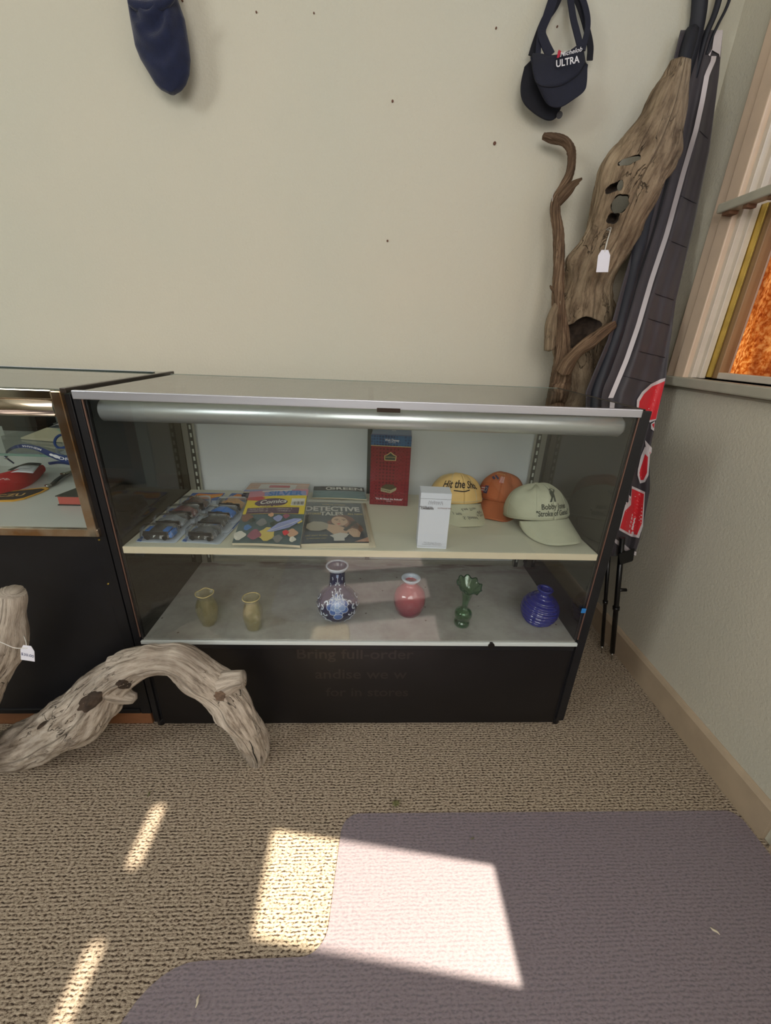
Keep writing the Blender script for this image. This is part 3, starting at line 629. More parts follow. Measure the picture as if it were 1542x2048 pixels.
for (cu, cv, ru, rv, rot) in ((180, 1404, 30, 14, .62), (247, 1369, 16, 9, -.1), (84, 1450, 13, 4, .7), (440, 1392, 12, 10, -.3)):
    c, nn = hit(tree, cu, cv)
    if c is None: continue
    d = (CAM - c).normalized(); m_ = pxm(c); ex = (Vector((1, 0, 0)) - d * d.x).normalized(); ey = d.cross(ex)
    if ey.z < 0: ey = -ey
    V2 = []; ns, nr = 30, 6; cr_, sr_ = math.cos(rot), math.sin(rot)
    for k in range(nr):
        f = 1 - k / nr
        for j in range(ns):
            a = 2 * PI * j / ns; rr = 1 + .34 * noise.noise(Vector((math.cos(a) * 1.8, math.sin(a) * 1.8, cu))); x, y = ru * f * rr * math.cos(a), rv * f * rr * math.sin(a)
            h_, n2_ = hit(tree, cu + x * cr_ - y * sr_, cv - (x * sr_ + y * cr_))
            q = h_ if h_ is not None else c
            V2.append(q + d * (.0012 + (.0022 if k == 1 else 0) + (.0012 * noise.noise(q * 260))))
    V2.append(sum((V2[-1 - j] for j in range(ns)), Vector()) / ns); F2 = [(k * ns + j, k * ns + (j + 1) % ns, (k + 1) * ns + (j + 1) % ns, (k + 1) * ns + j) for k in range(nr - 1) for j in range(ns)] + [((nr - 1) * ns + j, (nr - 1) * ns + (j + 1) % ns, nr * ns) for j in range(ns)]
    mesh('hollow' if cu != 440 else 'knot', V2, F2, M_rot if cu != 440 else M_knot, arch, smooth=True)
ck = [hit(tree, u, v)[0] for (u, v) in ((498, 1481), (504, 1492), (507, 1506), (512, 1517), (515, 1527))]
tube('crack', [c for c in ck if c is not None], [.0006, .0013, .0015, .0013, .0006][:len([c for c in ck if c is not None])], M_dark, arch, n=20, seg=6)

# upright stub of driftwood at the left edge, with its tag
YL = -0.16
P, R = px_path([(24, 1184, 23), (24, 1200, 25), (20, 1230, 27), (14, 1265, 36), (2, 1300, 40), (-14, 1340, 33), (-30, 1380, 30), (-60, 1440, 40), (-90, 1500, 50)], YL)
lf = tube('driftwood_stub', P, R, M_drift, None, n=150, seg=80, rough=.12, seed=12.3, ridge=.05, tipr=-.15, feats=((.12, 0.2, -.004, .08, .12), (.3, .5, .006, .05, .5)), base=(P[-1].x, YL, P[-1].z))
tag(lf, 'grey driftwood limb standing at the left edge, with a price tag', 'driftwood')
tp = at(55, 1296, y=YL - .055); sp = [at(-14, 1278, y=YL - .050), at(10, 1288, y=YL - .056), at(30, 1296, y=YL - .058), at(50, 1296, y=YL - .056), tp, at(53, 1290, y=YL - .052), at(52, 1284, y=YL - .04), at(48, 1272, y=YL - .02)]
price_tag(tp, .026, .030, .18, sp, 'white price tag with pen writing, tied to the driftwood at the left edge', ink='$30.00')

# big hollow trunk standing in the corner behind the showcase
YT = 0.50
rows = [(1361, 124, 21, .45), (1354, 150, 27, .45), (1340, 190, 37, .45), (1321, 245, 47, .45), (1288, 310, 62, .455), (1264, 355, 66, .46), (1243, 410, 60, .47), (1222, 465, 52, .49), (1196, 520, 48, .505), (1176, 575, 48, .52), (1167, 640, 62, .53), (1166, 700, 58, .535), (1170, 780, 54, .54), (1175, 900, 52, .54), (1178, 1010, 52, .54)]
P, R = px_path(rows); P.append(Vector((P[-1].x, .54, .02))); R.append(R[-1] * 1.05)
V, F, U = tube_data(P, R, 290, 110, rough=.15, seed=21.5, ridge=.05, tipr=.4, deep=.66, feats=((.235, 5.2, .012, .02, .5), (.265, 4.7, .014, .02, .5), (.47, 4.8, .012, .02, .35), (.55, 1.3, .03, .03, .5), (.33, 1.4, .008, .03, .6), (.09, 1.2, -.006, .015, .5)))
me = bpy.data.meshes.new('trunk'); me.from_pydata([tuple(v) for v in V], [], F); L = me.uv_layers.new(name='UVMap')
for lp in me.loops: L.data[lp.index].uv = U[lp.vertex_index]
me.materials.append(M_trunk); me.materials.append(M_rot)
bm = bmesh.new()
def cutter(u, v, ru, rv, yy, depth, rot=0.0, seed=0):
    p = at(u, v, y=yy); d = (CAM - p).normalized(); m_ = pxm(p); ex = (Vector((1, 0, 0)) - d * d.x).normalized(); ey = d.cross(ex)
    if ey.z < 0: ey = -ey
    r = bmesh.ops.create_icosphere(bm, subdivisions=3, radius=1.0)
    for q in r['verts']:
        o = q.co.copy(); k = 1 + .3 * noise.noise(o * 1.7 + Vector((seed, 0, 0))); a, b = o.x * ru * m_ * k, o.y * rv * m_ * k
        q.co = p + ex * (a * math.cos(rot) - b * math.sin(rot)) + ey * (a * math.sin(rot) + b * math.cos(rot)) + d * o.z * depth
cutter(1258, 322, 20, 6, .47, .25, .35, 1); cutter(1226, 376, 15, 9, .40, .07, .5, 2); cutter(1240, 371, 6, 9, .47, .3, .2, 3)
cutter(1240, 408, 15, 16, .47, .3, .7, 4); cutter(1226, 436, 11, 10, .425, .06, .3, 5); cutter(1163, 664, 44, 27, .46, .07, .25, 6)
bmesh.ops.recalc_face_normals(bm, faces=bm.faces); cm_ = bpy.data.meshes.new('cut'); bm.to_mesh(cm_); bm.free(); cm_.materials.append(M_trunk); cm_.materials.append(M_rot)
for p_ in cm_.polygons: p_.material_index = 1
b_ = bmesh.new(); b_.from_mesh(me); bmesh.ops.recalc_face_normals(b_, faces=b_.faces); b_.to_mesh(me); b_.free()
to = bpy.data.objects.new('t', me); co_ = bpy.data.objects.new('c', cm_); SC.collection.objects.link(to); SC.collection.objects.link(co_)
md = to.modifiers.new('b', 'BOOLEAN'); md.operation = 'DIFFERENCE'; md.object = co_; md.solver = 'EXACT'; md.use_self = True
dg = bpy.context.evaluated_depsgraph_get(); dg.update(); res = bpy.data.meshes.new_from_object(to.evaluated_get(dg))
bpy.data.objects.remove(to); bpy.data.objects.remove(co_)
trunk = empty('driftwood_log', (P[-1].x, .54, 0), 'tall hollow brown driftwood trunk leaning in the corner behind the showcase', 'driftwood')
link('trunk_wood', res, trunk, smooth=True)
p, r = px_path([(1098, 700, 10), (1101, 655, 12), (1108, 625, 10), (1122, 600, 8)], .45); tube('root_lip', p, r, M_trunk, trunk, n=24, seg=14, rough=.2, seed=2)
tp = at(1209, 505, y=.40); hp = at(1222, 455, y=.425)
price_tag(tp, .034, .048, -.05, [hp + Vector((0, .03, 0)), hp, at(1217, 475, y=.405), tp, at(1213, 485, y=.404), at(1220, 462, y=.42), hp + Vector((.004, .03, 0))], 'blank white price tag hanging on a string from the hollow driftwood trunk')

# twisting vine in front of the trunk
P, R = px_path([(1086, 272, 5, .57), (1104, 276, 8, .565), (1128, 283, 8, .56), (1141, 298, 8, .555), (1143, 320, 8, .55), (1139, 348, 8, .545), (1126, 376, 9, .54), (1112, 398, 9, .53), (1110, 425, 10, .52), (1118, 470, 10, .51), (1118, 520, 10, .49), (1116, 580, 11, .46), (1120, 640, 13, .45), (1124, 700, 14, .455), (1122, 745, 17, .47), (1116, 790, 19, .487)])
P.append(Vector((P[-1].x + .0, .49, .6))); R.append(.03); P.append(Vector((P[-1].x, .49, .02))); R.append(.03)
d1_ = tube_data(P, R, 260, 36, rough=.13, seed=31, ridge=.10, rf=2.2, flute=.14, nfl=5, twist=9, feats=((.2, 1, .004, .006, .6), (.44, 4.6, .006, .006, .5)))
pp, rr = px_path([(1113, 408, 7, .525), (1126, 392, 8, .515), (1138, 378, 8, .51), (1150, 366, 5, .505), (1164, 357, 2, .50)]); d2_ = tube_data(pp, rr, 26, 12, rough=.25, seed=8, flute=.25, tipr=.1)
pp, rr = px_path([(1138, 380, 5, .51), (1148, 372, 4, .505), (1158, 366, 1.5, .50)]); d3_ = tube_data(pp, rr, 14, 10, rough=.25, seed=6)
pp, rr = px_path([(1126, 745, 13, .435), (1138, 722, 13, .42), (1158, 700, 12, .405), (1180, 684, 14, .40), (1200, 668, 11, .40), (1228, 648, 7, .41)]); d4_ = tube_data(pp, rr, 46, 16, rough=.2, seed=14, flute=.16, nfl=4)
pp, rr = px_path([(1112, 585, 4, .455), (1104, 577, 3, .45), (1100, 571, 1.4, .45)]); d5_ = tube_data(pp, rr, 10, 8, rough=.2, seed=15)
vine = empty('vine_branch', (P[-1].x, .50, 0), 'thin twisted reddish vine branch with a hooked tip, in front of the trunk', 'branch')
V, F, U = join([d1_, d4_]); mesh('stem', V, F, M_vine, vine, smooth=True, uv=U)
for q in (d2_, d3_, d5_): mesh('splinter', q[0], q[1], M_vine, vine, smooth=True, uv=q[2])
tp = at(1106, 400, y=.52); 
tube('thread', [at(1112, 378, y=.53), at(1106, 385, y=.525), at(1104, 410, y=.52), at(1101, 440, y=.52)], 0.0008, M_string, vine, n=12, seg=6)

# ------------------------------------------------------------ folded feather banner with its tripod stand
def bann_y(v): return interp([(-120, .605), (0, .60), (300, .555), (480, .49), (640, .415), (780, .385), (1000, .35), (1130, .335)], v)
def ripple(s, v): return .010 * math.sin(s * 9 + v * .004) + .005 * math.sin(s * 23 + 1.3 + v * .01) + .004 * noise.noise(Vector((s * 3, v * .012, 2)))
LXT = [(-120, 1392), (0, 1376), (110, 1350), (300, 1314), (400, 1294), (560, 1247), (680, 1216), (785, 1172), (900, 1170), (1000, 1180), (1060, 1190), (1125, 1205)]
RXT = [(-120, 1462), (60, 1446), (150, 1438), (300, 1419), (450, 1388), (600, 1352), (700, 1338), (760, 1331), (840, 1312), (905, 1299), (980, 1300), (1050, 1287), (1085, 1278), (1130, 1262)]
V0, V1 = 60, 1112
def bfn(x, v, h=0.0):
    L, Rr = interp(LXT, v), interp(RXT, v); s = (x - L) / (Rr - L); p = at(x, v, y=bann_y(v) - ripple(s, v) * min(1, (v - 40) / 200)); return p + (CAM - p).normalized() * h
M_ban = mat('charcoal_banner_cloth', rgb(58, 53, 58), 0.6, var=0.08, vscale=18, sheen=.2); M_ban2 = mat('navy_hem_cloth', rgb(24, 26, 36), 0.6)
M_bwh = mat('banner_white', rgb(204, 196, 198), 0.6); M_bred = mat('banner_red', rgb(206, 32, 44), 0.5, sheen=.2)
bn = empty('feather_banner', tuple(at(1215, 1308, z=0)), 'folded charcoal feather banner with red letters and a white stripe, leaning in the corner', 'banner')
sheet('banner_cloth', lambda x, y: bfn(interp(LXT, V1 + (V0 - V1) * y) * (1 - x) + interp(RXT, V1 + (V0 - V1) * y) * x, V1 + (V0 - V1) * y), 46, 150, M_ban, bn, thick=0.0025)
def bpr(name, items, ml=7):
    pr = Print(lambda x, y, h: bfn(x, y, h * 10 + .0040))
    for m, pts in items: pr.poly(m, pts, ml)
    return pr.build(name, bn)
# pole sleeve hem (dark) along the left edge, white stripe, stitched seam
def strip_(off0, off1, va, vb, m, name, step=24, lift=.004):
    n = int((vb - va) / step); V = []; 
    for i in range(n + 1):
        v = va + (vb - va) * i / n; V += [bfn(off0(v), v, lift), bfn(off1(v), v, lift)]
    return mesh(name, V, [(2 * i, 2 * i + 1, 2 * i + 3, 2 * i + 2) for i in range(n)], m, bn, smooth=True, fix=False)
SX = [(118, 1428), (150, 1414), (200, 1405), (260, 1392), (345, 1367), (470, 1333), (560, 1303), (650, 1277), (720, 1253), (797, 1221)]
strip_(lambda v: interp(SX, v) - 5, lambda v: interp(SX, v) + 5 + (v < 460) * 0, 112, 796, M_bwh, 'white_stripe', step=10, lift=.0055)
sl = [(80, 1388), (300, 1325), (400, 1305), (560, 1258), (680, 1229), (795, 1190)]
tube('pole_sleeve', [bfn(interp([(60, 1384), (300, 1322), (400, 1300), (560, 1262), (680, 1231), (800, 1187), (1100, 1212)], v), v, .004) for v in range(60, 1101, 40)], [.016 + .002 * (i % 2) for i in range(27)], M_ban2, bn, n=110, seg=14, rough=.12, seed=5)
strip_(lambda v: interp(SX, v) - 30, lambda v: interp(SX, v) - 25, 330, 796, mat('banner_seam', rgb(16, 16, 24), 0.6), 'seam', lift=.003)
# white triangle and the black straps at the top
bpr('white_patch', [(M_bwh, [(1424, 100), (1430, 60), (1446, 60), (1440, 115), (1438, 108), (1424, 100), (1421, 108), (1418, 104)][:5] + [(1423, 99), (1420, 112), (1417, 110)])], 14)
bm = None
for (ps, w) in (([(1402, -60), (1397, 30), (1380, 110), (1362, 170), (1345, 240)], .034), ([(1452, -60), (1432, 20), (1412, 70), (1398, 120), (1380, 190)], .013), ([(1478, -60), (1455, 10), (1438, 45), (1424, 75), (1412, 110)], .006)):
    pts = [at(u, v, y=.585) for u, v in ps]; n = 26; A = catmull([tuple(p) for p in pts], n); V = []
    for i in range(n):
        a = Vector(A[i]); d = Vector(A[min(i + 1, n - 1)] - A[max(i - 1, 0)]).normalized(); q = d.cross((CAM - a).normalized()).normalized()
        V += [a + q * w * .5 + Vector((0, -.002, 0)), a + Vector((0, -.006, 0)), a - q * w * .5 + Vector((0, -.002, 0)), a - q * w * .5 + Vector((0, .002, 0)), a + Vector((0, .0, 0)), a + q * w * .5 + Vector((0, .002, 0))]
    mesh('strap', V, [(i * 6 + j, i * 6 + (j + 1) % 6, (i + 1) * 6 + (j + 1) % 6, (i + 1) * 6 + j) for i in range(n - 1) for j in range(6)], M_ban2, bn, smooth=True)
# second fold hanging behind, navy with a white patch
sheet('back_fold', lambda x, y: at(1262 + 28 * (1 - x) * 0 + x * 50 + y * 42 - (1 - y) * 4, 548 - y * 190, y=.585 + .004 * math.sin(x * 9)), 10, 16, M_ban2, bn, thick=.002)
sheet('white_piece', lambda x, y: at(1299 + x * 14 + y * 8, 418 - y * 48, y=.575), 3, 6, M_bwh, bn, thick=.001)
# red lettering seen at the right edge: outline, then the red inside
def letter(out, inn): bpr('letter', [(M_bwh, out), (M_bred, inn)])
letter([(1273, 820), (1274, 800), (1284, 784), (1302, 768), (1322, 758), (1331, 756), (1312, 840), (1300, 845)], [(1277, 820), (1279, 803), (1288, 788), (1304, 773), (1330, 762), (1312, 838), (1300, 840)])
letter([(1302, 848), (1310, 842), (1308, 862), (1302, 858)], [(1304, 849), (1309, 846), (1308, 857)])
letter([(1290, 880), (1295, 886), (1304, 896), (1303, 905), (1299, 911), (1292, 902)], [(1300, 903), (1301, 906), (1299, 908)])
letter([(1290, 893), (1296, 910), (1300, 908), (1297, 950), (1290, 964), (1280, 967), (1275, 950), (1276, 938), (1282, 912)], [(1290, 908), (1296, 914), (1294, 946), (1287, 960), (1281, 960), (1278, 946), (1285, 925)])
letter([(1264, 972), (1290, 984), (1286, 1052), (1278, 1076), (1262, 1073), (1238, 1060), (1250, 1010), (1257, 1004), (1262, 992)], [(1264, 977), (1288, 988), (1284, 1046), (1274, 1070), (1260, 1067), (1240, 1056), (1250, 1022), (1262, 1010)])
letter([(1258, 990), (1264, 996), (1263, 1008), (1254, 1012), (1257, 1003)], [(1259, 995), (1261, 998), (1260, 1002)])
letter([(1252, 1004), (1262, 1008), (1258, 1012), (1252, 1012)], [(1254, 1006), (1256, 1007), (1255, 1008)])
bpr('lower_white_stripe', [(M_bwh, [(1229, 1077), (1246, 1086), (1262, 1100), (1273, 1104), (1272, 1111), (1258, 1108), (1242, 1094), (1230, 1086)])])
for v in (262, 392, 480, 585, 635, 700, 752): # creases across the cloth
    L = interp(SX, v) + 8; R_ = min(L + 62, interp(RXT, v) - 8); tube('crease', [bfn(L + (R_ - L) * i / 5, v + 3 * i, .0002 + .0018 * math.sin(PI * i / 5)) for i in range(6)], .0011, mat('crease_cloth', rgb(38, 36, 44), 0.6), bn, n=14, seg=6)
# tripod stand: two legs seen, clamp, knob, pointed steel tips
M_pole = mat('black_pole', rgb(12, 12, 14), 0.35)
fa, fb = at(1203, 1306, z=0), at(1223, 1320, z=0)
for (f, tu, tv, r) in ((fa, 1217, 1118, .0065), (fb, 1240, 1128, .0085)):
    t = at(tu, tv, y=f.y + .02); d = (t - f).normalized(); L = (t - f).length
    lg = cyl('leg', f + d * .035, t + d * .10, r, M_pole, bn); cyl('leg_tip', f, f + d * .037, .0012, M_steel, lg, r2=r * .75, seg=14)
    cyl('leg_collar', f + d * (L * .55), f + d * (L * .55 + .012), r * 1.35, M_pole, lg)
t = at(1240, 1180, y=fb.y + .02); cyl('clamp_knob', t + Vector((-.012, 0, 0)), t + Vector((.022, -.002, .002)), .006, M_pole, bn, bev=.001)
hexa('hub_bracket', [at(u, v, y=fb.y + dy) for dy, u, v in ((.0, 1240, 1130), (.0, 1266, 1122), (.03, 1266, 1122), (.03, 1240, 1130), (0, 1236, 1108), (0, 1270, 1096), (.03, 1270, 1096), (.03, 1236, 1108))], M_pole, bn, bev=.002)
cyl('centre_pole', fb + Vector((0, .06, .20)), at(1300, 500, y=.53), .009, M_pole, bn)

# ------------------------------------------------------------ headwear on the wall
def inflate(name, Lc, Rc, yc, dep, m, parent, n=40, seg=28, warp=None, flat=.35):
    """closed soft body between a left and a right outline given as (v, u) tables"""
    v0, v1 = Lc[0][0], Lc[-1][0]; V = []
    for i in range(n):
        f = i / (n - 1); v = v0 + (v1 - v0) * f; a, b = interp(Lc, v), interp(Rc, v); hw = (b - a) / 2; cc = (a + b) / 2
        k = math.sin(PI * min(1, max(.0, .03 + .94 * f))) ** .45
        for j in range(seg):
            t = 2 * PI * j / seg; p = at(cc + hw * math.cos(t), v, y=yc); dy = dep(f) * math.sin(t) * (1 if math.sin(t) > 0 else flat)
            w_ = warp(math.cos(t), f) if warp and math.sin(t) > 0 else 0
            V.append(p + Vector((0, -dy - w_ * math.sin(t), 0)))
    F = [(i * seg + j, i * seg + (j + 1) % seg, (i + 1) * seg + (j + 1) % seg, (i + 1) * seg + j) for i in range(n - 1) for j in range(seg)] + [tuple(range(seg))[::-1], tuple(range((n - 1) * seg, n * seg))]
    return mesh(name, V, F, m, parent, smooth=True)
M_knit = mat('navy_fleece', rgb(17, 26, 56), 0.95, var=0.12, vscale=60, bump=.5, bscale=420, sheen=.25)
bt = empty('fleece_beanie', at(330, 188, y=.55), 'navy fleece hat hanging on the wall at the upper left', 'hat')
def bw(c, f):
    e = lambda x0, f0, wx, wf: math.exp(-((c - x0) / wx) ** 2 - ((f - f0) / wf) ** 2)
    d = ((c + .1) ** 2 * 1.0 + ((f - .30) * 2.2) ** 2) ** .5
    return .016 * math.cos(d * 15) * math.exp(-d * 1.5) * (f > .05) - .022 * e(-.15, .33, .28, .08) - .006 * e(.85, .5, .12, .3) + .006 * e(.5, .3, .1, .3) + .008 * e(-.5, .55, .25, .05)
inflate('knit_body', [(-75, 262), (-30, 256), (0, 256), (16, 259), (50, 264), (95, 272), (120, 282), (150, 300), (170, 312), (180, 322), (189, 340)], [(-75, 345), (-30, 352), (0, 356), (40, 370), (90, 378), (120, 381), (150, 379), (170, 372), (182, 363), (189, 350)], .567, lambda f: .042 * (math.sin(PI * (.1 + .86 * f))) ** .6, M_knit, bt, n=90, seg=56, warp=bw)
tube('turned_cuff', [at(u, v, y=.53) for u, v in ((258, 4), (275, 12), (300, 14), (330, 6), (352, -12))], [.006, .010, .011, .009, .005], M_knit, bt, n=30, seg=12, rough=.1)
cyl('peg', at(305, -62, y=.62), at(305, -62, y=.52), .005, M_steel, bt)

M_vis = mat('navy_twill', rgb(20, 23, 40), 0.8, var=0.08, vscale=80, bump=.25, bscale=700); M_vis2 = mat('black_twill', rgb(15, 16, 26), 0.85, bump=.25, bscale=700)
def visor(name, label, top, bot, yb, bulge, band, straps, mt, txt):
    """top/bot: outlines of the peak as pixel polylines; band: upper outline of the front band"""
    t = empty(name, at(bot[len(bot) // 2][0], bot[len(bot) // 2][1], y=yb), label, 'visor')
    T_, B_ = catmull([(a, b, 0) for a, b in top], 33), catmull([(a, b, 0) for a, b in bot], 33); D_ = catmull([(a, b, 0) for a, b in band], 33)
    def pk(x, y):
        i = x * 32; a = min(int(i), 31); f = i - a; q = (T_[a] * (1 - f) + T_[a + 1] * f) * y + (B_[a] * (1 - f) + B_[a + 1] * f) * (1 - y)
        return at(q[0], q[1], y=yb - bulge * math.sin(PI * x) ** .8 * (.55 + .45 * y) - .010 * (1 - y))
    def bd(x, y):
        i = x * 32; a = min(int(i), 31); f = i - a; q = (D_[a] * (1 - f) + D_[a + 1] * f) * y + (T_[a] * (1 - f) + T_[a + 1] * f) * (1 - y)
        return at(q[0], q[1], y=yb - bulge * math.sin(PI * x) ** .8 + .010 * y)
    sheet('peak', pk, 34, 18, mt, t, thick=.003); sheet('front_band', bd, 34, 8, mt, t, thick=.0025)
    tube('peak_seam', [pk(x / 20, .985) + Vector((0, -.0015, 0)) for x in range(21)], .0009, M_vis2, t, n=40, seg=6)
    for k, (pts, w) in enumerate(straps):
        A = catmull([tuple(at(u, v, y=yy)) for u, v, yy in pts], 24); V = []
        for i in range(24):
            a = Vector(A[i]); d = Vector(A[min(i + 1, 23)] - A[max(i - 1, 0)]).normalized(); q = d.cross(Vector((0, -1, 0))).normalized()
            V += [a + q * w / 2, a - q * w / 2, a - q * w / 2 + Vector((0, .003, 0)), a + q * w / 2 + Vector((0, .003, 0))]
        mesh('strap', V, [(i * 4 + j, i * 4 + (j + 1) % 4, (i + 1) * 4 + (j + 1) % 4, (i + 1) * 4 + j) for i in range(23) for j in range(4)] + [(0, 1, 2, 3), (95, 94, 93, 92)], mt, t, smooth=False)
    if txt:
        for nm, items in txt: 
            pr = Print(lambda x, y, h: bd(x, y) + Vector((0, -.0012 - h, 0)))
            for it in items: it(pr)
            pr.build(nm, t)
    return t
visor('sun_visor', 'black visor hanging behind the lettered one, peak pointing lower left',
    [(1062, 120), (1074, 140), (1098, 160), (1126, 172), (1142, 170)], [(1050, 132), (1042, 168), (1045, 200), (1066, 224), (1094, 240), (1112, 236), (1122, 216)], .585, .022,
    [(1060, 96), (1080, 118), (1104, 130), (1130, 132), (1152, 120)], [([(1064, 112, .58), (1074, 80, .58), (1090, 40, .585), (1110, 10, .59), (1128, -30, .595)], .020), ([(1180, 120, .58), (1181, 90, .585), (1172, 50, .59), (1160, 10, .59), (1142, -30, .595)], .016)], M_vis2, None)
cyl('buckle', at(1119, 230, y=.575), at(1119, 230, y=.560), .008, mat('buckle_dark', rgb(44, 42, 46), .4), None, seg=18); bk = bpy.data.objects['buckle']; tag(bk, 'small round dark button hanging under the two visors', 'button')
visor('sun_visor', 'navy visor lettered ULTRA with a red ribbon, hanging in front of the other',
    [(1063, 112), (1066, 146), (1078, 170), (1118, 172), (1155, 150), (1172, 126)], [(1063, 114), (1068, 150), (1080, 184), (1096, 210), (1120, 215), (1146, 200), (1168, 183), (1174, 164), (1175, 128)], .565, .050,
    [(1065, 106), (1084, 107), (1104, 110), (1130, 105), (1152, 92), (1164, 78)], [([(1102, 110, .555), (1090, 85, .56), (1084, 60, .57), (1100, 20, .58), (1116, -30, .59)], .022), ([(1076, 112, .56), (1080, 70, .57), (1092, 30, .58), (1112, -30, .59)], .014), ([(1162, 95, .555), (1153, 60, .56), (1146, 30, .57), (1138, -30, .59)], .016), ([(1166, 100, .555), (1176, 50, .565), (1170, 10, .58), (1152, -30, .59)], .014)], M_vis,
    [])
vz = bpy.data.objects['sun_visor.001']; M_emb = mat('white_embroidery', rgb(214, 212, 214), .8); M_embr = mat('red_embroidery', rgb(170, 22, 50), .7)
def vplane(x, y, h):  # plane of the lettering, rising to the right like the band
    p = at(1134 + x * math.cos(-.21) * 1 - y * math.sin(.21) * -0.0, 124 + x * math.sin(-.21) - y, y=.565 - .0545); return p + Vector((0, -h, 0))
pr = Print(vplane); pr.text(M_emb, 'ULTRA', 1, 0, 20, bold=.02, sx=.78); pr.build('embroidery', vz)
pr = Print(vplane); pr.text(M_emb, 'Michelob', 9, 18, 13, bold=.008, sx=.95, rot=.06, shear=.35); pr.build('embroidery', vz)
pr = Print(vplane); pr.poly(M_embr, [(-16, 12), (-12, 24), (-17, 28), (-19, 24), (-21, 12)], 8); pr.build('embroidery', vz)
cyl('peg', at(1135, -30, y=.62), at(1135, -30, y=.56), .004, M_steel, vz)

# ------------------------------------------------------------ vases on the deck
def glass_mat(name, col, rough=0.02, mixd=0.0, dcol=None, ior=1.5):
    k = N(name); k.b.inputs['Base Color'].default_value = col; k.b.inputs['Roughness'].default_value = rough; k.b.inputs['Transmission Weight'].default_value = 1.0 - mixd; k.b.inputs['IOR'].default_value = ior
    return k.m
def clear_col(name, tint, f0=.06, body=0.0, bc=(1, 1, 1), power=3.2): return clear(name, tint, f0, body, bc, 0.03, power)
def vase(name, label, loc, prof, m, seg=48, mod=None, part='body', rotz=0, lean=0.0, group=None):
    t = empty(name, loc, label, 'vase', group); V, F = lathe_data(prof, seg, mod)
    Mx = Matrix.Rotation(rotz, 3, 'Z') if not lean else Matrix.Rotation(lean, 3, 'Y') @ Matrix.Rotation(rotz, 3, 'Z')
    V = [Vector(loc) + Mx @ Vector(v) for v in V]; return t, mesh(part, V, F, m, t, smooth=True)
def shell(outer, thick, n=70):
    """outer profile from foot to lip -> closed thin-walled profile"""
    o = smooth_prof(outer, n); inn = [(max(r - thick, 0.0005), max(z, thick * 1.6)) for r, z in o[::-1]]
    return [(0.0005, o[0][1])] + o + [(o[-1][0] - thick * .5, o[-1][1] + thick * .35)] + inn + [(0.0005, thick * 1.6)]
ZV = ZD + .0006
M_amber = clear_col('amber_glass', (.99, .97, .88), .07, .045, (1, .86, .52), 2.4)
def square_mod(r, z, a, i):
    q = math.exp(-((z - .05) / .035) ** 2); s = 1 + .12 * (math.cos(4 * a)) * q + .035 * math.cos(8 * a) * math.exp(-((z - .012) / .012) ** 2); return r * s, z
for (u, v, rz, lab, ruf) in ((416, 1253, .3, 'pale amber glass vase with a ruffled lip, leftmost of the six vases', 1), (507, 1262, .85, 'amber glass vase with a plain round lip, second from the left', 0)):
    def md_(r, z, a, i, ruf=ruf):
        r, z = square_mod(r, z, a, i)
        if ruf and z > .098: r *= 1 + .07 * math.sin(5 * a) * (z - .098) / .01; z += .003 * math.sin(5 * a) * (z - .098) / .01
        return r, z
    p = at(u, v - 2, z=ZV); p.y = max(p.y, .036)
    sc_ = .96
    pf = shell([(.015, 0), (.020, .002), (.0235, .018), (.0275, .045), (.026, .068), (.0215, .084), (.0195, .090), (.0205, .096), (.0235, .103), (.0245, .106)], .0022)
    av, _ = vase('glass_vase', lab, (p.x, p.y + .010, ZV), [(a * sc_, b * sc_) for a, b in pf], M_amber, 64, md_, rotz=rz, group='amber glass vases')
    mr = mat('amber_rim', rgb(236, 214, 150), .05, spec=.9); rim = []
    for k in range(49):
        a = 2 * PI * k / 48; r_, z_ = md_(.0240 * sc_, .1055 * sc_, a, 0); rim.append(Vector((p.x + r_ * math.cos(a + rz), p.y + .010 + r_ * math.sin(a + rz), ZV + z_)))
    tube('rim', rim, .0011, mr, av, n=120, seg=8)
# blue and white porcelain bottle vase
M_porc = mat('cobalt_porcelain', rgb(20, 26, 70), 0.12, spec=.6); M_pw = mat('porcelain_white', rgb(206, 216, 232), .2); M_pm = mat('porcelain_mid_blue', rgb(70, 104, 172), .2); M_pl = mat('porcelain_pale_blue', rgb(134, 158, 206), .2)
pb = at(674, 1244, z=ZV); pb.z = ZV; pb.y += .03
bo = [(.026, 0), (.034, .003), (.050, .018), (.0585, .040), (.057, .062), (.045, .082), (.030, .096), (.0235, .110), (.0215, .135), (.0225, .152), (.027, .162), (.031, .168)]
pf = shell(bo, .003, 80)
vt, vb = vase('porcelain_vase', 'dark blue porcelain bottle vase painted with a white edged peony and scrolls', pb, pf, M_porc, 64)
OP = smooth_prof(bo, 80)
def orad(z):
    for (r0, z0_), (r1, z1_) in zip(OP, OP[1:]):
        if z <= z1_: return r0 + (r1 - r0) * (z - z0_) / max(z1_ - z0_, 1e-6)
    return OP[-1][0]
AZ = math.atan2(CAM.y - pb.y, CAM.x - pb.x)
def vs(x, y, h):
    z = max(.001, min(.167, y)); r = orad(z) + h; a = AZ + x / .055; return Vector((pb.x + r * math.cos(a), pb.y + r * math.sin(a), ZV + z))
def petals(pr, cx, cy, R, n, w, m1, m2, rot=0.0, s=.8, ol=.0012):
    for k in range(n):
        a = rot + 2 * PI * k / n; c = (cx + R * math.cos(a), cy + R * math.sin(a) * s); pr.poly(m2, ell(c[0], c[1], w + ol, (w + ol) * .86, 18, a), .006); pr.poly(m1, ell(c[0], c[1], w, w * .84, 18, a), .006)
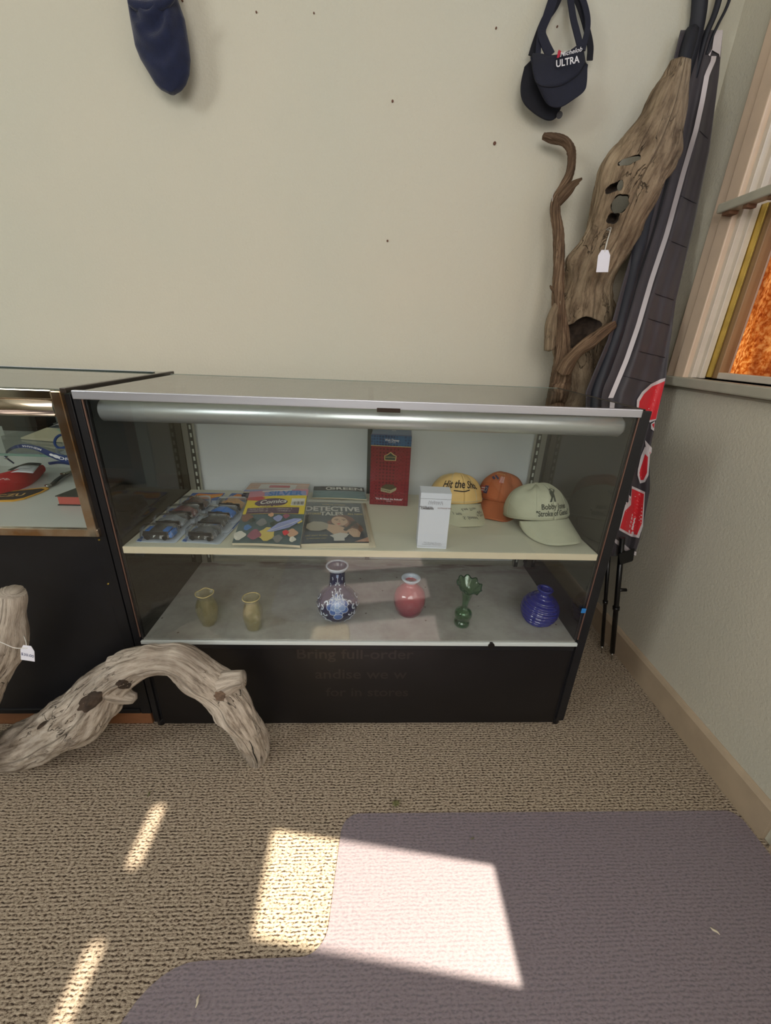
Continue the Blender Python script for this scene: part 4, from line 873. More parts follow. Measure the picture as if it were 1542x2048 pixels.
pr = Print(vs); petals(pr, 0, .070, .021, 8, .0105, M_pm, M_pw, .2); petals(pr, .001, .073, .012, 6, .0095, M_pl, M_pw, .5); petals(pr, 0, .076, .004, 3, .006, M_pl, M_pw, .1); petals(pr, 0, .040, .001, 1, .011, M_pm, M_pw, .1); pr.build('peony', vt)
pr = Print(vs); petals(pr, 0, .150, .004, 4, .0035, M_pl, M_pw, .6, ol=.0007); pr.line(M_pw, [(0, .146), (.001, .134), (-.001, .124)], .003, 10); pr.build('flower_bud', vt)
rnd = random.Random(5); pr = Print(vs)
def scroll(x, y, r, a0, sg, w=.0034):
    pr.line(M_pw, [(x + r * (1 - k / 16) * math.cos(a0 + sg * k * .36), y + r * (1 - k / 16) * math.sin(a0 + sg * k * .36)) for k in range(12)], w)
for sx in (-1, 1):
    for (x, y, r, a0) in ((.012, .125, .006, 2), (.014, .105, .007, .5), (.022, .088, .007, 1.2), (.006, .092, .008, 2.6), (.034, .074, .008, 0), (.045, .060, .008, 1), (.034, .046, .007, 3), (.050, .040, .008, 2), (.038, .026, .008, 1), (.024, .018, .009, .4), (.012, .012, .008, 2), (.062, .060, .008, 2), (.066, .036, .008, 0), (.052, .020, .008, 2.5), (.080, .05, .009, 1), (.076, .075, .008, 1), (.095, .035, .009, 0), (.11, .06, .009, 2), (.03, .140, .005, 1), (.045, .118, .006, 1)):
        scroll(sx * x, y, r, a0 if sx > 0 else PI - a0, sx)
    pr.line(M_pw, [(sx * .010, .115), (sx * .016, .09), (sx * .03, .084), (sx * .043, .068), (sx * .046, .045), (sx * .036, .022), (sx * .02, .008)], .0009, 30)
pr.build('scrollwork', vt)
pr = Print(lambda x, y, h: vs(x, y, h)); 
Vr, Fr = lathe_data([(orad(.160) + .0004, .160), (.0310, .1678), (.0322, .1702), (.0308, .1722), (.0275, .1712), (.0268, .1690)], 48); mesh('lip', [pb + Vector(v) for v in Vr], Fr, M_pw, vt, smooth=True)['label'] = 'white rim'
# pink glass vase with a white lip
M_pink = clear_col('cranberry_glass', (.80, .36, .44), .08, .42, lin((.62, .20, .30)), 3)
pp_ = at(818, 1229, z=ZV); pp_ = Vector((pp_.x, pp_.y + .012, ZV))
pf = shell([(0.0255, 0.0000), (0.0348, 0.0046), (0.0447, 0.0278), (0.0476, 0.0522), (0.0429, 0.0742), (0.0302, 0.0905), (0.0203, 0.0998), (0.0191, 0.1090), (0.0244, 0.1172), (0.0261, 0.1183)], .0024)
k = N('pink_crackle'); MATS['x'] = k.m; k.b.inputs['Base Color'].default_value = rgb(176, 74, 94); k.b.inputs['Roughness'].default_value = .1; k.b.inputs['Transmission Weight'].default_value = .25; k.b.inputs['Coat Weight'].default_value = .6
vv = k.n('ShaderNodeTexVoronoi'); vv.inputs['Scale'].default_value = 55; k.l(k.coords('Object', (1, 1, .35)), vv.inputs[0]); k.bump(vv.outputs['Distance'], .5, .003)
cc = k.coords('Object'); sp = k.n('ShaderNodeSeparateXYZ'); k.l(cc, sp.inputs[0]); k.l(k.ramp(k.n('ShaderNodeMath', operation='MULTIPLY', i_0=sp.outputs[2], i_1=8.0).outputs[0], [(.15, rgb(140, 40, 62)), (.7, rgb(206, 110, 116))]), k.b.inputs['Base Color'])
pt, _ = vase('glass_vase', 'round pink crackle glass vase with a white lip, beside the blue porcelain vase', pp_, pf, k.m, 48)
Vr, Fr = lathe_data([(r_ * 1.16, z_ * 1.16) for r_, z_ in ((.0170, .0945), (.0205, .1000), (.0240, .1022), (.0245, .1040), (.0232, .1052), (.0165, .1040), (.0150, .1015), (.0150, .0960))], 40); mesh('lip', [pp_ + Vector(v) for v in Vr], Fr, M_pw, pt, smooth=True)['label'] = 'white lip'
# green ruffled bud vase
M_green = clear_col('green_glass', (.66, .84, .68), .06, .08, lin((.18, .40, .22)), 2.8)
pg = at(924, 1254, z=ZV); pg = Vector((pg.x, pg.y + .012, ZV))
def gmod(r, z, a, i):
    if z > .100:
        f = (z - .100) / .022; r *= 1 + .05 * f * math.sin(9 * a) + .08 * f * math.cos(a - .3); z += .0035 * f * math.sin(9 * a + 1) + .008 * f * math.cos(a - 1.9)
    if .045 < z < .1: r *= 1 + .03 * math.sin(8 * a + z * 60)
    return r, z
GS = 1.12
pf = shell([(.017, 0), (.0195, .003), (.0198, .011), (.0165, .017), (.0195, .023), (.0225, .034), (.0195, .044), (.0100, .052), (.0075, .060), (.0100, .080), (.0145, .100), (.023, .112), (.0305, .121)], .0022, 90)
gt, _ = vase('bud_vase', 'green glass bud vase with a ball foot and wavy flared rim', pg, pf, M_green, 72, lambda r, z, a, i: tuple(GS * q for q in gmod(r, z, a, i)), lean=.05)
tube('rim', [pg + Matrix.Rotation(.05, 3, 'Y') @ (GS * Vector((gmod(.0305, .121, 2 * PI * k / 60, 0)[0] * math.cos(2 * PI * k / 60), gmod(.0305, .121, 2 * PI * k / 60, 0)[0] * math.sin(2 * PI * k / 60), gmod(.0305, .121, 2 * PI * k / 60, 0)[1]))) for k in range(61)], .0016, mat('dark_green_rim', rgb(24, 62, 38), .1), gt, n=180, seg=8)
# cobalt blue ribbed vase
M_blue = glass_mat('cobalt_glass', rgb(34, 46, 156), .06, .62); M_blue.node_tree.nodes['Principled BSDF'].inputs['Coat Weight'].default_value = .8
pc = at(1083, 1258, z=ZV); pc = Vector((pc.x - .004, pc.y + .032, ZV))
pf = smooth_prof([(0.0006, 0.0000), (0.0232, 0.0000), (0.0302, 0.0035), (0.0441, 0.0209), (0.0516, 0.0441), (0.0487, 0.0673), (0.0348, 0.0858), (0.0209, 0.0963), (0.0168, 0.1021), (0.0174, 0.1067), (0.0215, 0.1125), (0.0226, 0.1166), (0.0197, 0.1183), (0.0145, 0.1148), (0.0139, 0.0928)], 150)
vase('ribbed_vase', 'round cobalt blue glass vase with spiral ribs and a short neck, rightmost of the vases', pc, pf, M_blue, 72, lambda r, z, a, i: (r + (.0027 * math.sin(z * 560 + a) if .008 < z < .093 and r > .02 else 0), z), lean=.05)

# ------------------------------------------------------------ caps on the shelf
def cap(label, o, yaw, pitch, roll, a, b, h, brim, droop, m, mb, dents=(), name='baseball_cap', spread=1.05, btn=None, curve=.012):
    """o: centre of the head opening; +y local is the front"""
    t = empty(name, o, label, 'cap', 'baseball caps on the shelf'); Mx = Matrix.Rotation(yaw, 3, 'Z') @ Matrix.Rotation(pitch, 3, 'X') @ Matrix.Rotation(roll, 3, 'Y'); o = Vector(o)
    def cf(al, el, lift=0.0):   # al 0 = front; el 0 hem .. 1 crown top
        e = el * PI / 2; ce, se = math.cos(e) ** .82, math.sin(e) ** .95
        r = 1 + .018 * math.cos(6 * al) * math.sin(e * 2)
        x, y, z = a * ce * math.sin(al) * r, b * ce * math.cos(al) * r, h * se
        if math.cos(al) > 0: z += .010 * math.cos(al) * math.sin(e * 2); 
        n = Vector((x / a, y / b, z / h * .8 + .1)).normalized(); d = .0022 * noise.noise(Vector((x * 28, y * 28, z * 28 + a * 50)))
        for (da, de, am, wa, we) in dents:
            q = (al - da + PI) % (2 * PI) - PI; d += am * math.exp(-(q / wa) ** 2 - ((el - de) / we) ** 2)
        return o + Mx @ (Vector((x, y, z)) + n * (lift + d))
    sheet('crown', lambda x, y: cf(x * 2 * PI, y * .995), 84, 34, m, t, thick=.0022)
    def bf(x, y, lift=0.0):     # x -1..1 across, y 0 base .. 1 edge
        al = x * spread; p = Vector((a * 1.0 * math.sin(al), b * math.cos(al), 0)); f = (1 - abs(x) ** 2.6) ** .6 if abs(x) < 1 else 0
        p = p + Vector((a * .10 * math.sin(al) * y * f, brim * f * y, -curve * 2.2 * (math.sin(al) ** 2) * (.35 + .65 * y) - droop * y * f + .002 + lift)); return o + Mx @ p
    sheet('brim', lambda x, y: bf(x * 2 - 1, y), 40, 12, mb, t, thick=.0028)
    for k in range(6): tube('seam', [cf(PI / 6 * (1 + 2 * k), e, .0026) for e in np.linspace(0.02, .98, 14)], .0006, mb, t, n=30, seg=5)
    tube('hem', [cf(2 * PI * k / 40, .03, .0026) for k in range(41)], .0008, mb, t, n=80, seg=5)
    c = cf(0, .995); u_ = Mx @ Vector((0, 0, 1)); cyl('button', c - u_ * .001, c + u_ * .0045, .007, btn or m, t, r2=.005, seg=16)
    return t, cf, bf
def capfn(cf, a, h, al0=0.0): return lambda x, y, hh: cf(al0 - x / a, y / h, hh * 2 + .0030)
M_khaki = mat('sage_cotton', rgb(184, 184, 162), .85, var=.05, vscale=20, bump=.35, bscale=600); M_yel = mat('yellow_cotton', rgb(226, 188, 124), .85, var=.04, vscale=20, bump=.3, bscale=600)
M_yb = mat('pale_grey_brim', rgb(190, 188, 164), .85, bump=.25, bscale=600); M_rustc = mat('rust_orange_cotton', rgb(170, 92, 54), .85, var=.06, vscale=20, bump=.35, bscale=600)
M_thr = mat('dark_green_thread', rgb(52, 60, 52), .8); M_blk = mat('black_thread', rgb(34, 32, 36), .8)
PI2 = math.pi / 2
# khaki cap: front faces the camera, a little to the right
kc, kf, kb = cap('sage khaki baseball cap embroidered with a golfer and the words Bobby Jones', (1.108, .192, ZS + .0245), PI + .16, .25, .03, .088, .088, .090, .072, .054, M_khaki, M_khaki, dents=((.9, .75, -.012, .25, .2), (-.1, .25, .004, .5, .2), (1.4, .5, .006, .4, .3), (-1.1, .55, -.008, .3, .25), (.35, .8, -.006, .16, .3)))
fn = capfn(kf, .092, .135, -.10)
pr = Print(fn); pr.text(M_thr, 'Bobby Jones', -.004, .026, .0165, bold=.02, sx=.98); pr.build('embroidery', kc)
pr = Print(fn); pr.text(M_thr, '"Stroke of Genius"', -.004, .012, .0150, bold=.02, sx=.95); pr.build('embroidery', kc)
pr = Print(fn)
for pts in ([(-.010, .070), (-.004, .074), (.002, .068), (.000, .055), (-.010, .054), (-.012, .062)], ell(-.006, .077, .0035, .004), [(-.009, .055), (-.004, .055), (-.012, .040), (-.017, .040)], [(-.005, .055), (.000, .055), (-.001, .040), (-.006, .040)], [(.000, .068), (.010, .078), (.012, .075), (.002, .064)], [(.009, .078), (-.002, .084), (-.003, .082), (.009, .075)]): pr.poly(M_thr, [(x * 1.15 - .002, .036 + (y - .040) * .95) for x, y in pts])
pr.build('golfer_embroidery', kc)
# rust orange cap behind
rc_, rf, rb_ = cap('rust orange baseball cap with a flag patch, between the yellow and the khaki caps', (1.043, .322, ZS + .021), PI - .42, .24, -.02, .073, .076, .084, .056, .050, M_rustc, M_rustc, dents=((-.6, .45, -.012, .3, .16), (.6, .7, .004, .4, .3)))
fn = capfn(rf, .075, .145); M_fr, M_fw, M_fb = mat('patch_red', rgb(176, 62, 58), .8), mat('patch_white', rgb(206, 196, 190), .8), mat('patch_navy', rgb(52, 50, 84), .8)
pr = Print(capfn(rf, .078, .145, .78))
for i in range(5): pr.poly((M_fr, M_fw)[i % 2], rect(-.013, .016 + i * .0036, .006, .0196 + i * .0036))
pr.poly(M_fb, rect(.004, .014, .020, .036)); pr.line(M_fw, ell(.012, .025, .005, .006, 16) + [(.017, .025)], .0009); pr.build('flag_patch', rc_)
pr = Print(fn); pr.text(mat('gold_thread', rgb(206, 156, 96), .7), 'AVOUR', -.014, .088, .012, sx=1.0, bold=.01); pr.build('embroidery', rc_)
pr = Print(fn)
for i in range(4):
    pr.poly(M_fr, rect(-.010 + i * .004, .050, -.008 + i * .004, .074)); pr.poly(M_fw, rect(-.008 + i * .004, .052, -.0065 + i * .004, .076))
pr.poly(M_fb, [(-.016, .060), (-.034, .074), (-.030, .078), (-.012, .066)]); pr.poly(M_fb, [(-.030, .058), (-.044, .066), (-.040, .072), (-.026, .064)]); pr.build('emblem', rc_)
# yellow cap, signed brim
yc, yf, yb_ = cap('yellow baseball cap with black script and a grey brim covered in signatures', (.892, .302, ZS + .0225), PI + .12, .24, .0, .080, .084, .082, .066, .056, M_yel, M_yb, dents=((-.75, .55, -.012, .22, .25), (.2, .6, .004, .5, .3)), curve=.014)
fn = capfn(yf, .084, .14)
pr = Print(fn); pr.text(M_blk, 'Hit the Shot', -.006, .050, .034, bold=.02, sx=.78, shear=.18, rot=-.04); pr.line(M_blk, [(.018, .034), (-.004, .030), (-.034, .033)][::-1], .003, 12); pr.build('script_embroidery', yc)
pr = Print(capfn(yf, .086, .14, -1.1)); pr.text(M_blk, 'USGA', 0, .018, .016, bold=.02, sx=.8, rot=.15); pr.build('embroidery', yc)
pr = Print(lambda x, y, h: yb_(-x, y, h + .0032)); M_pen = mat('signature_ink', rgb(58, 62, 74), .6)
for (tx, x, y, s, r) in (('S. Snead', .05, .30, .17, .05), ('Lee Trev', .10, .68, .17, -.1), ('A. Palm', .48, .38, .13, .1), ('J. Mill', -.35, .5, .14, .1)):
    pr.text(M_pen, tx, x, 1 - y, s, rot=r, sx=1.5 if False else .9, shear=.3)
pr.line(M_pen, [(.35, .5), (.40, .44), (.44, .54), (.50, .42), (.56, .52), (.62, .45)], .02, 20); pr.build('signatures', yc)

# ------------------------------------------------------------ boxes
def carton(name, label, bl, br, hgt, depth, lean, mats_, cat='box'):
    """upright carton; bl, br bottom corners of the printed front"""
    bl, br = Vector(bl), Vector(br); ex = (br - bl).normalized(); wd = (br - bl).length; back = Vector((-ex.y, ex.x, 0)); up = (Vector((0, 0, 1)) + back * lean).normalized(); bk = (back - up * back.dot(up)).normalized()
    t = empty(name, (bl + br) / 2, label, cat); g = lambda x, y, z=0.0: bl + ex * x + up * y + bk * z + Vector((0, 0, .0004 + (lean * depth if lean > 0 else 0) * 0))
    hexa('carton', [g(0, 0), g(wd, 0), g(wd, 0, depth), g(0, 0, depth), g(0, hgt), g(wd, hgt), g(wd, hgt, depth), g(0, hgt, depth)], mats_, t, bev=.0008)
    return t, wd, (lambda x, y, h: g(x, y) - bk * (h + .0003)), g, bk
M_redbox = N('red_damask_print'); k = M_redbox; c = k.coords('Object', (1, 1, 1)); v1 = k.n('ShaderNodeTexVoronoi'); v1.inputs['Scale'].default_value = 95; v1.inputs['Randomness'].default_value = .15; k.l(c, v1.inputs[0])
k.l(k.ramp(v1.outputs['Distance'], [(.25, rgb(84, 12, 28)), (.5, rgb(132, 24, 42)), (.7, rgb(104, 16, 34))]), k.b.inputs['Base Color']); k.b.inputs['Roughness'].default_value = .3; M_redbox = k.m
k = N('blue_damask_print'); c = k.coords('Object', (1, 1, 1)); v1 = k.n('ShaderNodeTexVoronoi'); v1.inputs['Scale'].default_value = 120; v1.inputs['Randomness'].default_value = .2; k.l(c, v1.inputs[0])
k.l(k.ramp(v1.outputs['Distance'], [(.3, rgb(14, 42, 88)), (.55, rgb(44, 92, 134))]), k.b.inputs['Base Color']); k.b.inputs['Roughness'].default_value = .3; M_bluebox = k.m
M_flap = mat('grey_blue_flap', rgb(96, 112, 140), .4, var=.05); M_goldp = mat('gold_print', rgb(190, 166, 110), .4); M_gdark = mat('dark_green_print', rgb(40, 56, 50), .5); M_wp = mat('white_print', rgb(226, 222, 226), .5)
b0_, b1_ = at(739, 1008, z=ZS + .001), at(815, 1012, z=ZS + .001)
bx, wd, bfr, g, bk = carton('gift_box', 'tall dark red and blue patterned gift box standing at the back of the shelf', (b0_.x, b0_.y, ZS), (b1_.x, b1_.y, ZS), .222, .085, -.0, M_redbox)
pr = Print(bfr); pr.poly(M_bluebox, rect(0, .190, wd, .2215)); pr.poly(M_goldp, rect(0, .188, wd, .190)); pr.build('blue_band', bx)
hexa('lid_flap', [g(.0015, .2222, -.0005), g(wd - .001, .2222, -.0005), g(wd, .2222, .086), g(0, .2222, .086), g(.0015, .2245, -.0005), g(wd - .001, .2245, -.0005), g(wd - .003, .2255, .086), g(.003, .2255, .086)], M_flap, bx, bev=.0006)
pr = Print(lambda x, y, h: g(x, .2252, y) + Vector((0, 0, h + .0008))); pr.text(M_wp, '88', wd * .55, .045, .012, bold=.02); pr.build('flap_print', bx)
pr = Print(bfr); pr.text(M_wp, 'Walt Disney', wd * .52, .207, .0105, bold=.01, sx=.8); pr.text(M_wp, 'SHOWCASE', wd * .52, .2005, .004, sx=1); pr.build('heading', bx)
pr = Print(bfr); cxx = wd * .5
pr.poly(M_goldp, [(cxx - .018, .145), (cxx + .016, .145), (cxx + .018, .160), (cxx + .010, .164), (cxx, .172), (cxx - .010, .164), (cxx - .019, .160)]); pr.poly(M_gdark, [(cxx - .016, .147), (cxx + .014, .147), (cxx + .016, .159), (cxx + .008, .162), (cxx, .169), (cxx - .009, .162), (cxx - .017, .159)])
pr.text(M_goldp, 'TRADITIONS', cxx - .001, .155, .0055); pr.build('crest', bx)
pr = Print(bfr); pr.poly(mat('stone_print', rgb(158, 148, 118), .5), [(cxx - .026, .046), (cxx + .004, .040), (cxx + .022, .052), (cxx + .022, .060), (cxx - .006, .066), (cxx - .026, .058)])
pr.poly(mat('moss_print', rgb(70, 64, 42), .5), [(cxx - .026, .057), (cxx + .004, .051), (cxx + .022, .060), (cxx + .012, .070), (cxx - .012, .070)]); pr.text(M_gdark, 'Grumpy', cxx - .011, .0495, .0085, rot=-.18, bold=.01)
pr.build('plinth_picture', bx)
pr = Print(bfr); pr.text(M_wp, '"It\'s All About the Attitude"', cxx + .001, .021, .0088, bold=.008, sx=.86); pr.text(M_wp, 'FIGURINE', cxx, .014, .0035); pr.build('caption', bx)
# white ornament box at the front edge
M_wbox = mat('white_card_box', rgb(222, 224, 236), .45)
b0_, b1_ = at(834, 1097, z=ZS + .001), at(893, 1100, z=ZS + .001)
wx, wd, bfr, g, bk = carton('ornament_box', 'narrow white ornament box standing at the front edge of the shelf', (b0_.x, b0_.y + .004, ZS), (b1_.x, b1_.y + .005, ZS), .148, .050, .0, M_wbox)
M_gp = mat('grey_print', rgb(150, 152, 160), .5); M_dkp = mat('dark_print', rgb(60, 48, 48), .5); M_rdp = mat('maroon_print', rgb(120, 54, 52), .5)
tube('flap_crease', [g(0, .1335, -.0002), g(wd, .1335, -.0002)], .0005, M_gp, wx, n=4, seg=5); tube('bottom_crease', [g(.001, .006, -.0002), g(wd - .001, .006, -.0002)], .0004, M_gp, wx, n=4, seg=5)
for (tx, y, s, m_, x, kw) in (('Hallmark', .1255, .0095, M_gp, .5, dict(shear=.25)), ('K E E P S A K E', .1205, .0056, M_gp, .5, {}), ('PIRATES of the', .1125, .0050, M_dkp, .20, dict(bold=.01)), ('CARIBBEAN', .1082, .0068, M_dkp, .24, dict(bold=.03, sx=.85)), ('ON STRANGER TIDES', .1105, .0046, M_rdp, .80, dict(sx=.75)), ('The Strange Shores', .0165, .0060, M_gp, .5, dict(sx=.9)), ('CHRISTMAS ORNAMENT', .0115, .0050, M_gp, .5, dict(sx=.9))):
    pr = Print(bfr); pr.text(m_, tx, wd * x, y, s, **kw); pr.build('lettering', wx)

# ------------------------------------------------------------ magazines and comics in clear bags
M_bag = clear('plastic_bag', (.98, .98, .985), .04, .03, (.9, .9, .92), .10, 3.6); M_newsp = mat('aged_paper_edge', rgb(206, 196, 172), .8)
def booklet(name, label, bl, br, tr, tl, th, m, cat='magazine', bag=True, curl=.004, bagm=.012):
    bl, br, tr, tl = map(Vector, (bl, br, tr, tl)); t = empty(name, (bl + br + tr + tl) / 4, label, cat); base = bilinear(bl, br, tr, tl)
    fn = lambda x, y, h: base(x, y, h) + Vector((0, 0, curl * math.sin(PI * x) * .5 + curl * (1 - y) ** 2 * .0))
    n = 16; top = [fn(i / n, j / n, 0) for j in range(n + 1) for i in range(n + 1)]; bot = [fn(i / n, j / n, -th) for j in range(n + 1) for i in range(n + 1)]; K = len(top)
    F = [(j * (n + 1) + i, j * (n + 1) + i + 1, (j + 1) * (n + 1) + i + 1, (j + 1) * (n + 1) + i) for j in range(n) for i in range(n)]; MI = [0] * len(F)
    rim = [i for i in range(n + 1)] + [j * (n + 1) + n for j in range(1, n + 1)] + [n * (n + 1) + i for i in range(n - 1, -1, -1)] + [j * (n + 1) for j in range(n - 1, 0, -1)]
    G = [tuple(i + K for i in f[::-1]) for f in F] + [(rim[i], rim[(i + 1) % len(rim)], rim[(i + 1) % len(rim)] + K, rim[i] + K) for i in range(len(rim))]
    mesh('pages', top + bot, F + G, None, t, mi=MI + [0] * (len(F)) + [1] * len(rim), mats=[m, M_newsp])
    if bag:
        e = bagm; sheet('clear_bag', lambda x, y: fn(-e * 3 + x * (1 + e * 6), -e * 1.6 + y * (1 + e * 4.5), .0050 + .0016 * noise.noise(Vector((x * 7, y * 7, th * 900)))), 24, 24, M_bag, t)
    g_ = lambda x, y, h: fn(x, y, h * 1.5 + .0004)
    g_.ml = .09; return t, g_
C_ = lambda nm, *c: mat('ink_' + nm, rgb(*c), .4)
INK = dict(teal=C_('teal', 58, 88, 96), yel=C_('yellow', 232, 206, 30), pur=C_('purple', 74, 34, 72), red=C_('red', 206, 50, 66), blu=C_('blue', 40, 116, 186), lil=C_('lilac', 142, 152, 200), wht=C_('white', 220, 216, 206), pnk=C_('pink', 208, 130, 150), pch=C_('peach', 206, 160, 130), blk=C_('black', 30, 30, 34), gry=C_('grey', 120, 122, 124), dkg=C_('dark_green', 50, 66, 60), mau=C_('mauve', 150, 70, 100), gold=C_('gold', 214, 190, 96), brn=C_('brown', 128, 82, 64))
# comic pack propped on a stack
zf = ZS + .011
cA, cB, cC, cD = at(464, 1086, z=zf), at(600, 1091, z=zf), at(617, 979, y=.262), at(500, 984, y=.262)
cp, f = booklet('comic_pack', 'bagged comic book pack with a bright yellow and purple label card, propped on the pile', cA, cB, cC, cD, .007, INK['teal'], 'comic book')
pr = Print(f); rn = random.Random(3)
pr.poly(INK['pnk'], [(0, .86), (1, .86), (1, 1), (0, 1)]); pr.poly(INK['lil'], [(.28, .87), (.98, .87), (.96, .965), (.26, .96)]); pr.poly(INK['wht'], rect(.22, .968, .72, .995)); pr.build('cover_title_band', cp)
pr = Print(f); pr.text(INK['blu'], 'SILVER', .62, .915, .13, bold=.04, sx=1.5); pr.build('title', cp)
pr = Print(f); pr.poly(INK['yel'], rect(.01, .50, .99, .865)); pr.poly(INK['pur'], rect(.06, .505, .90, .625)); pr.poly(INK['pur'], ell(.42, .725, .27, .088, 28, .03)); pr.poly(INK['red'], [(.0, .80), (.20, .77), (.31, .82), (.24, .862), (.02, .863)])
pr.poly(INK['wht'], rect(.75, .66, .97, .80))
for i in range(13): pr.poly(INK['blk'], rect(.765 + i * .015, .672, .765 + i * .015 + rn.choice((.004, .008)), .735))
pr.build('label_card', cp)
pr = Print(f); pr.text(INK['gold'], 'MARVEL MADNESS V', .50, .641, .040, bold=.02, sx=1.35); pr.text(INK['wht'], '• SILVER SURFER • 14', .24, .585, .030, sx=1.15); pr.text(INK['wht'], '• WONDER MAN • 20', .24, .545, .030, sx=1.15); pr.text(INK['wht'], '• DEATHLOK • 5', .66, .583, .030, sx=1.15); pr.text(INK['wht'], '• X-FORCE • 2', .66, .543, .030, sx=1.15); pr.build('label_text', cp)
pr = Print(f); pr.text(INK['wht'], 'Comics', .46, .728, .105, bold=.03, sx=1.35, shear=.2, rot=.05); pr.text(INK['red'], 'VALUE', .14, .825, .040, sx=1.3, bold=.02); pr.build('logo', cp)
pr = Print(f)   # crowd of plain shapes and a long silver board, no figures
for (x, y, r, cl) in ((.10, .42, .09, 'brn'), (.16, .24, .06, 'blu'), (.36, .33, .08, 'gry'), (.48, .13, .13, 'gold'), (.30, .12, .10, 'mau'), (.08, .10, .09, 'wht'), (.60, .40, .07, 'lil'), (.86, .16, .08, 'pch'), (.76, .16, .05, 'red'), (.66, .06, .07, 'gry'), (.56, .30, .06, 'dkg'), (.72, .44, .05, 'mau'), (.93, .36, .05, 'gold'), (.20, .36, .05, 'dkg'), (.48, .46, .045, 'pch'), (.88, .06, .05, 'wht')):
    pr.poly(INK[cl], [(x + r * (1 + .18 * math.sin(3 * a + x * 9)) * math.cos(a), y + r * .8 * (1 + .15 * math.cos(4 * a)) * math.sin(a)) for a in np.linspace(0, 2 * PI, 15)[:-1]])
pr.poly(INK['lil'], [(.47, .165), (.56, .16), (.80, .24), (.97, .37), (.96, .40), (.85, .40), (.62, .31)]); pr.line(INK['wht'], [(.48, .168), (.62, .22), (.86, .33), (.965, .39)], .006); pr.build('cover_picture', cp)
# stack under and behind it
for (u0, u1, v0, y_, th, m_, lab) in ((488, 600, 988, .33, .034, 'blk', 'dark bagged stack of comics under the propped comic pack'),):
    a = at(u0, 985, y=y_); b = at(607, 985, y=y_); 
    ztop = at(550, 972, y=.39).z; t = box('comic_stack', a.x, b.x - .004, .300, .395, ZS + .0004, ztop, C_('navy', 34, 34, 62), bev=.002); tag(t, lab, 'comic book')
a = at(494, 975, y=.37); b = at(617, 975, y=.37)
bt_, f2 = booklet('comic_book', 'bagged comic with a red and white masthead at the back of the pile', (a.x + .004, .315, ztop + .005), (b.x, .315, ztop + .005), (b.x, .398, ztop + .007), (a.x + .006, .398, ztop + .006), .003, INK['pch'], 'comic book', bagm=.006)
pr = Print(f2); pr.poly(INK['wht'], rect(.2, .3, .8, .8)); pr.poly(INK['red'], rect(.36, .42, .7, .68)); pr.poly(INK['lil'], rect(.0, .0, 1, .2)); pr.build('masthead', bt_)
# pulp magazine
dA, dB, dC, dD = at(602, 1088, z=ZS + .009), at(738, 1086, z=ZS + .009), at(722, 1007, z=ZS + .012), at(612, 1004, z=ZS + .012)
dt, f = booklet('pulp_magazine', 'old DETECTIVE TALES pulp magazine in a clear bag, woman on the cover', dA, dB, dC, dD, .008, INK['dkg'], 'magazine', curl=.002)
sheet('backing_board', lambda x, y: bilinear(dA, dB, dC, dD)(x * 1.10, -.03 + y * 1.12, -.0083), 4, 4, M_newsp, dt, thick=.0008)
pr = Print(f); pr.poly(C_('night', 48, 62, 70), rect(0, 0, 1, .96)); pr.build('cover', dt)
pr = Print(f); pr.text(INK['wht'], 'DETECTIVE', .47, .80, .17, bold=.035, sx=1.12); pr.build('title', dt); pr = Print(f); pr.text(INK['wht'], 'TALES', .46, .665, .13, bold=.03, sx=1.1); pr.text(INK['gold'], '12 STORIES', .13, .665, .055, sx=1.1, bold=.02); pr.text(INK['gold'], 'ALL NEW', .86, .665, .055, sx=1.1, bold=.02); pr.text(INK['gold'], 'TWELVE STORIES', .5, .915, .045, sx=1.2); pr.build('subtitle', dt)
pr = Print(f)
SK = C_('skin', 218, 182, 152); SD = C_('skin_shade', 176, 128, 100); HR = C_('hair', 120, 74, 56); HD = C_('hair_dark', 78, 46, 38)
pr.poly(HR, [(.44, .50), (.48, .58), (.58, .635), (.70, .63), (.80, .57), (.86, .46), (.93, .36), (.96, .27), (.90, .22), (.80, .27), (.66, .34), (.50, .40)])
pr.poly(HD, [(.76, .50), (.84, .44), (.90, .34), (.86, .30), (.76, .38)]); pr.poly(HR, [(.38, .46), (.46, .52), (.47, .42), (.40, .38)])
pr.poly(SK, [(.40, .40), (.52, .38), (.64, .33), (.72, .24), (.66, .14), (.50, .15), (.38, .27), (.34, .34)])
pr.poly(SK, ell(.585, .475, .135, .115, 22, -.25)); pr.poly(SD, [(.66, .38), (.72, .44), (.70, .52), (.735, .48), (.73, .40), (.68, .34)])
pr.poly(INK['red'], [(.53, .405), (.575, .418), (.61, .402), (.57, .388)]); pr.line(HD, [(.50, .505), (.54, .522), (.57, .512)], .012); pr.line(HD, [(.62, .512), (.66, .520), (.69, .50)], .012); pr.poly(HD, ell(.54, .492, .018, .008, 10)); pr.poly(HD, ell(.655, .490, .018, .008, 10)); pr.line(SD, [(.585, .49), (.575, .445), (.595, .438)], .008)
pr.poly(INK['wht'], [(.42, .14), (.58, .20), (.72, .17), (.66, .09), (.48, .09)]); pr.poly(C_('grey_glove', 176, 168, 150), [(.06, .40), (.16, .46), (.30, .45), (.40, .40), (.39, .29), (.26, .24), (.12, .25), (.05, .31)])
pr.poly(INK['blk'], [(.66, .28), (.80, .44), (.835, .42), (.70, .26)]); pr.poly(INK['blk'], ell(.83, .445, .04, .035, 14)); pr.poly(INK['blk'], ell(.67, .265, .035, .03, 14))
pr.poly(SK, [(.70, .26), (.78, .30), (.86, .27), (.90, .19), (.87, .10), (.78, .10), (.72, .17)]); [pr.line(SD, [(.74 + i * .035, .27 - i * .004), (.76 + i * .035, .215)], .006) for i in range(4)]
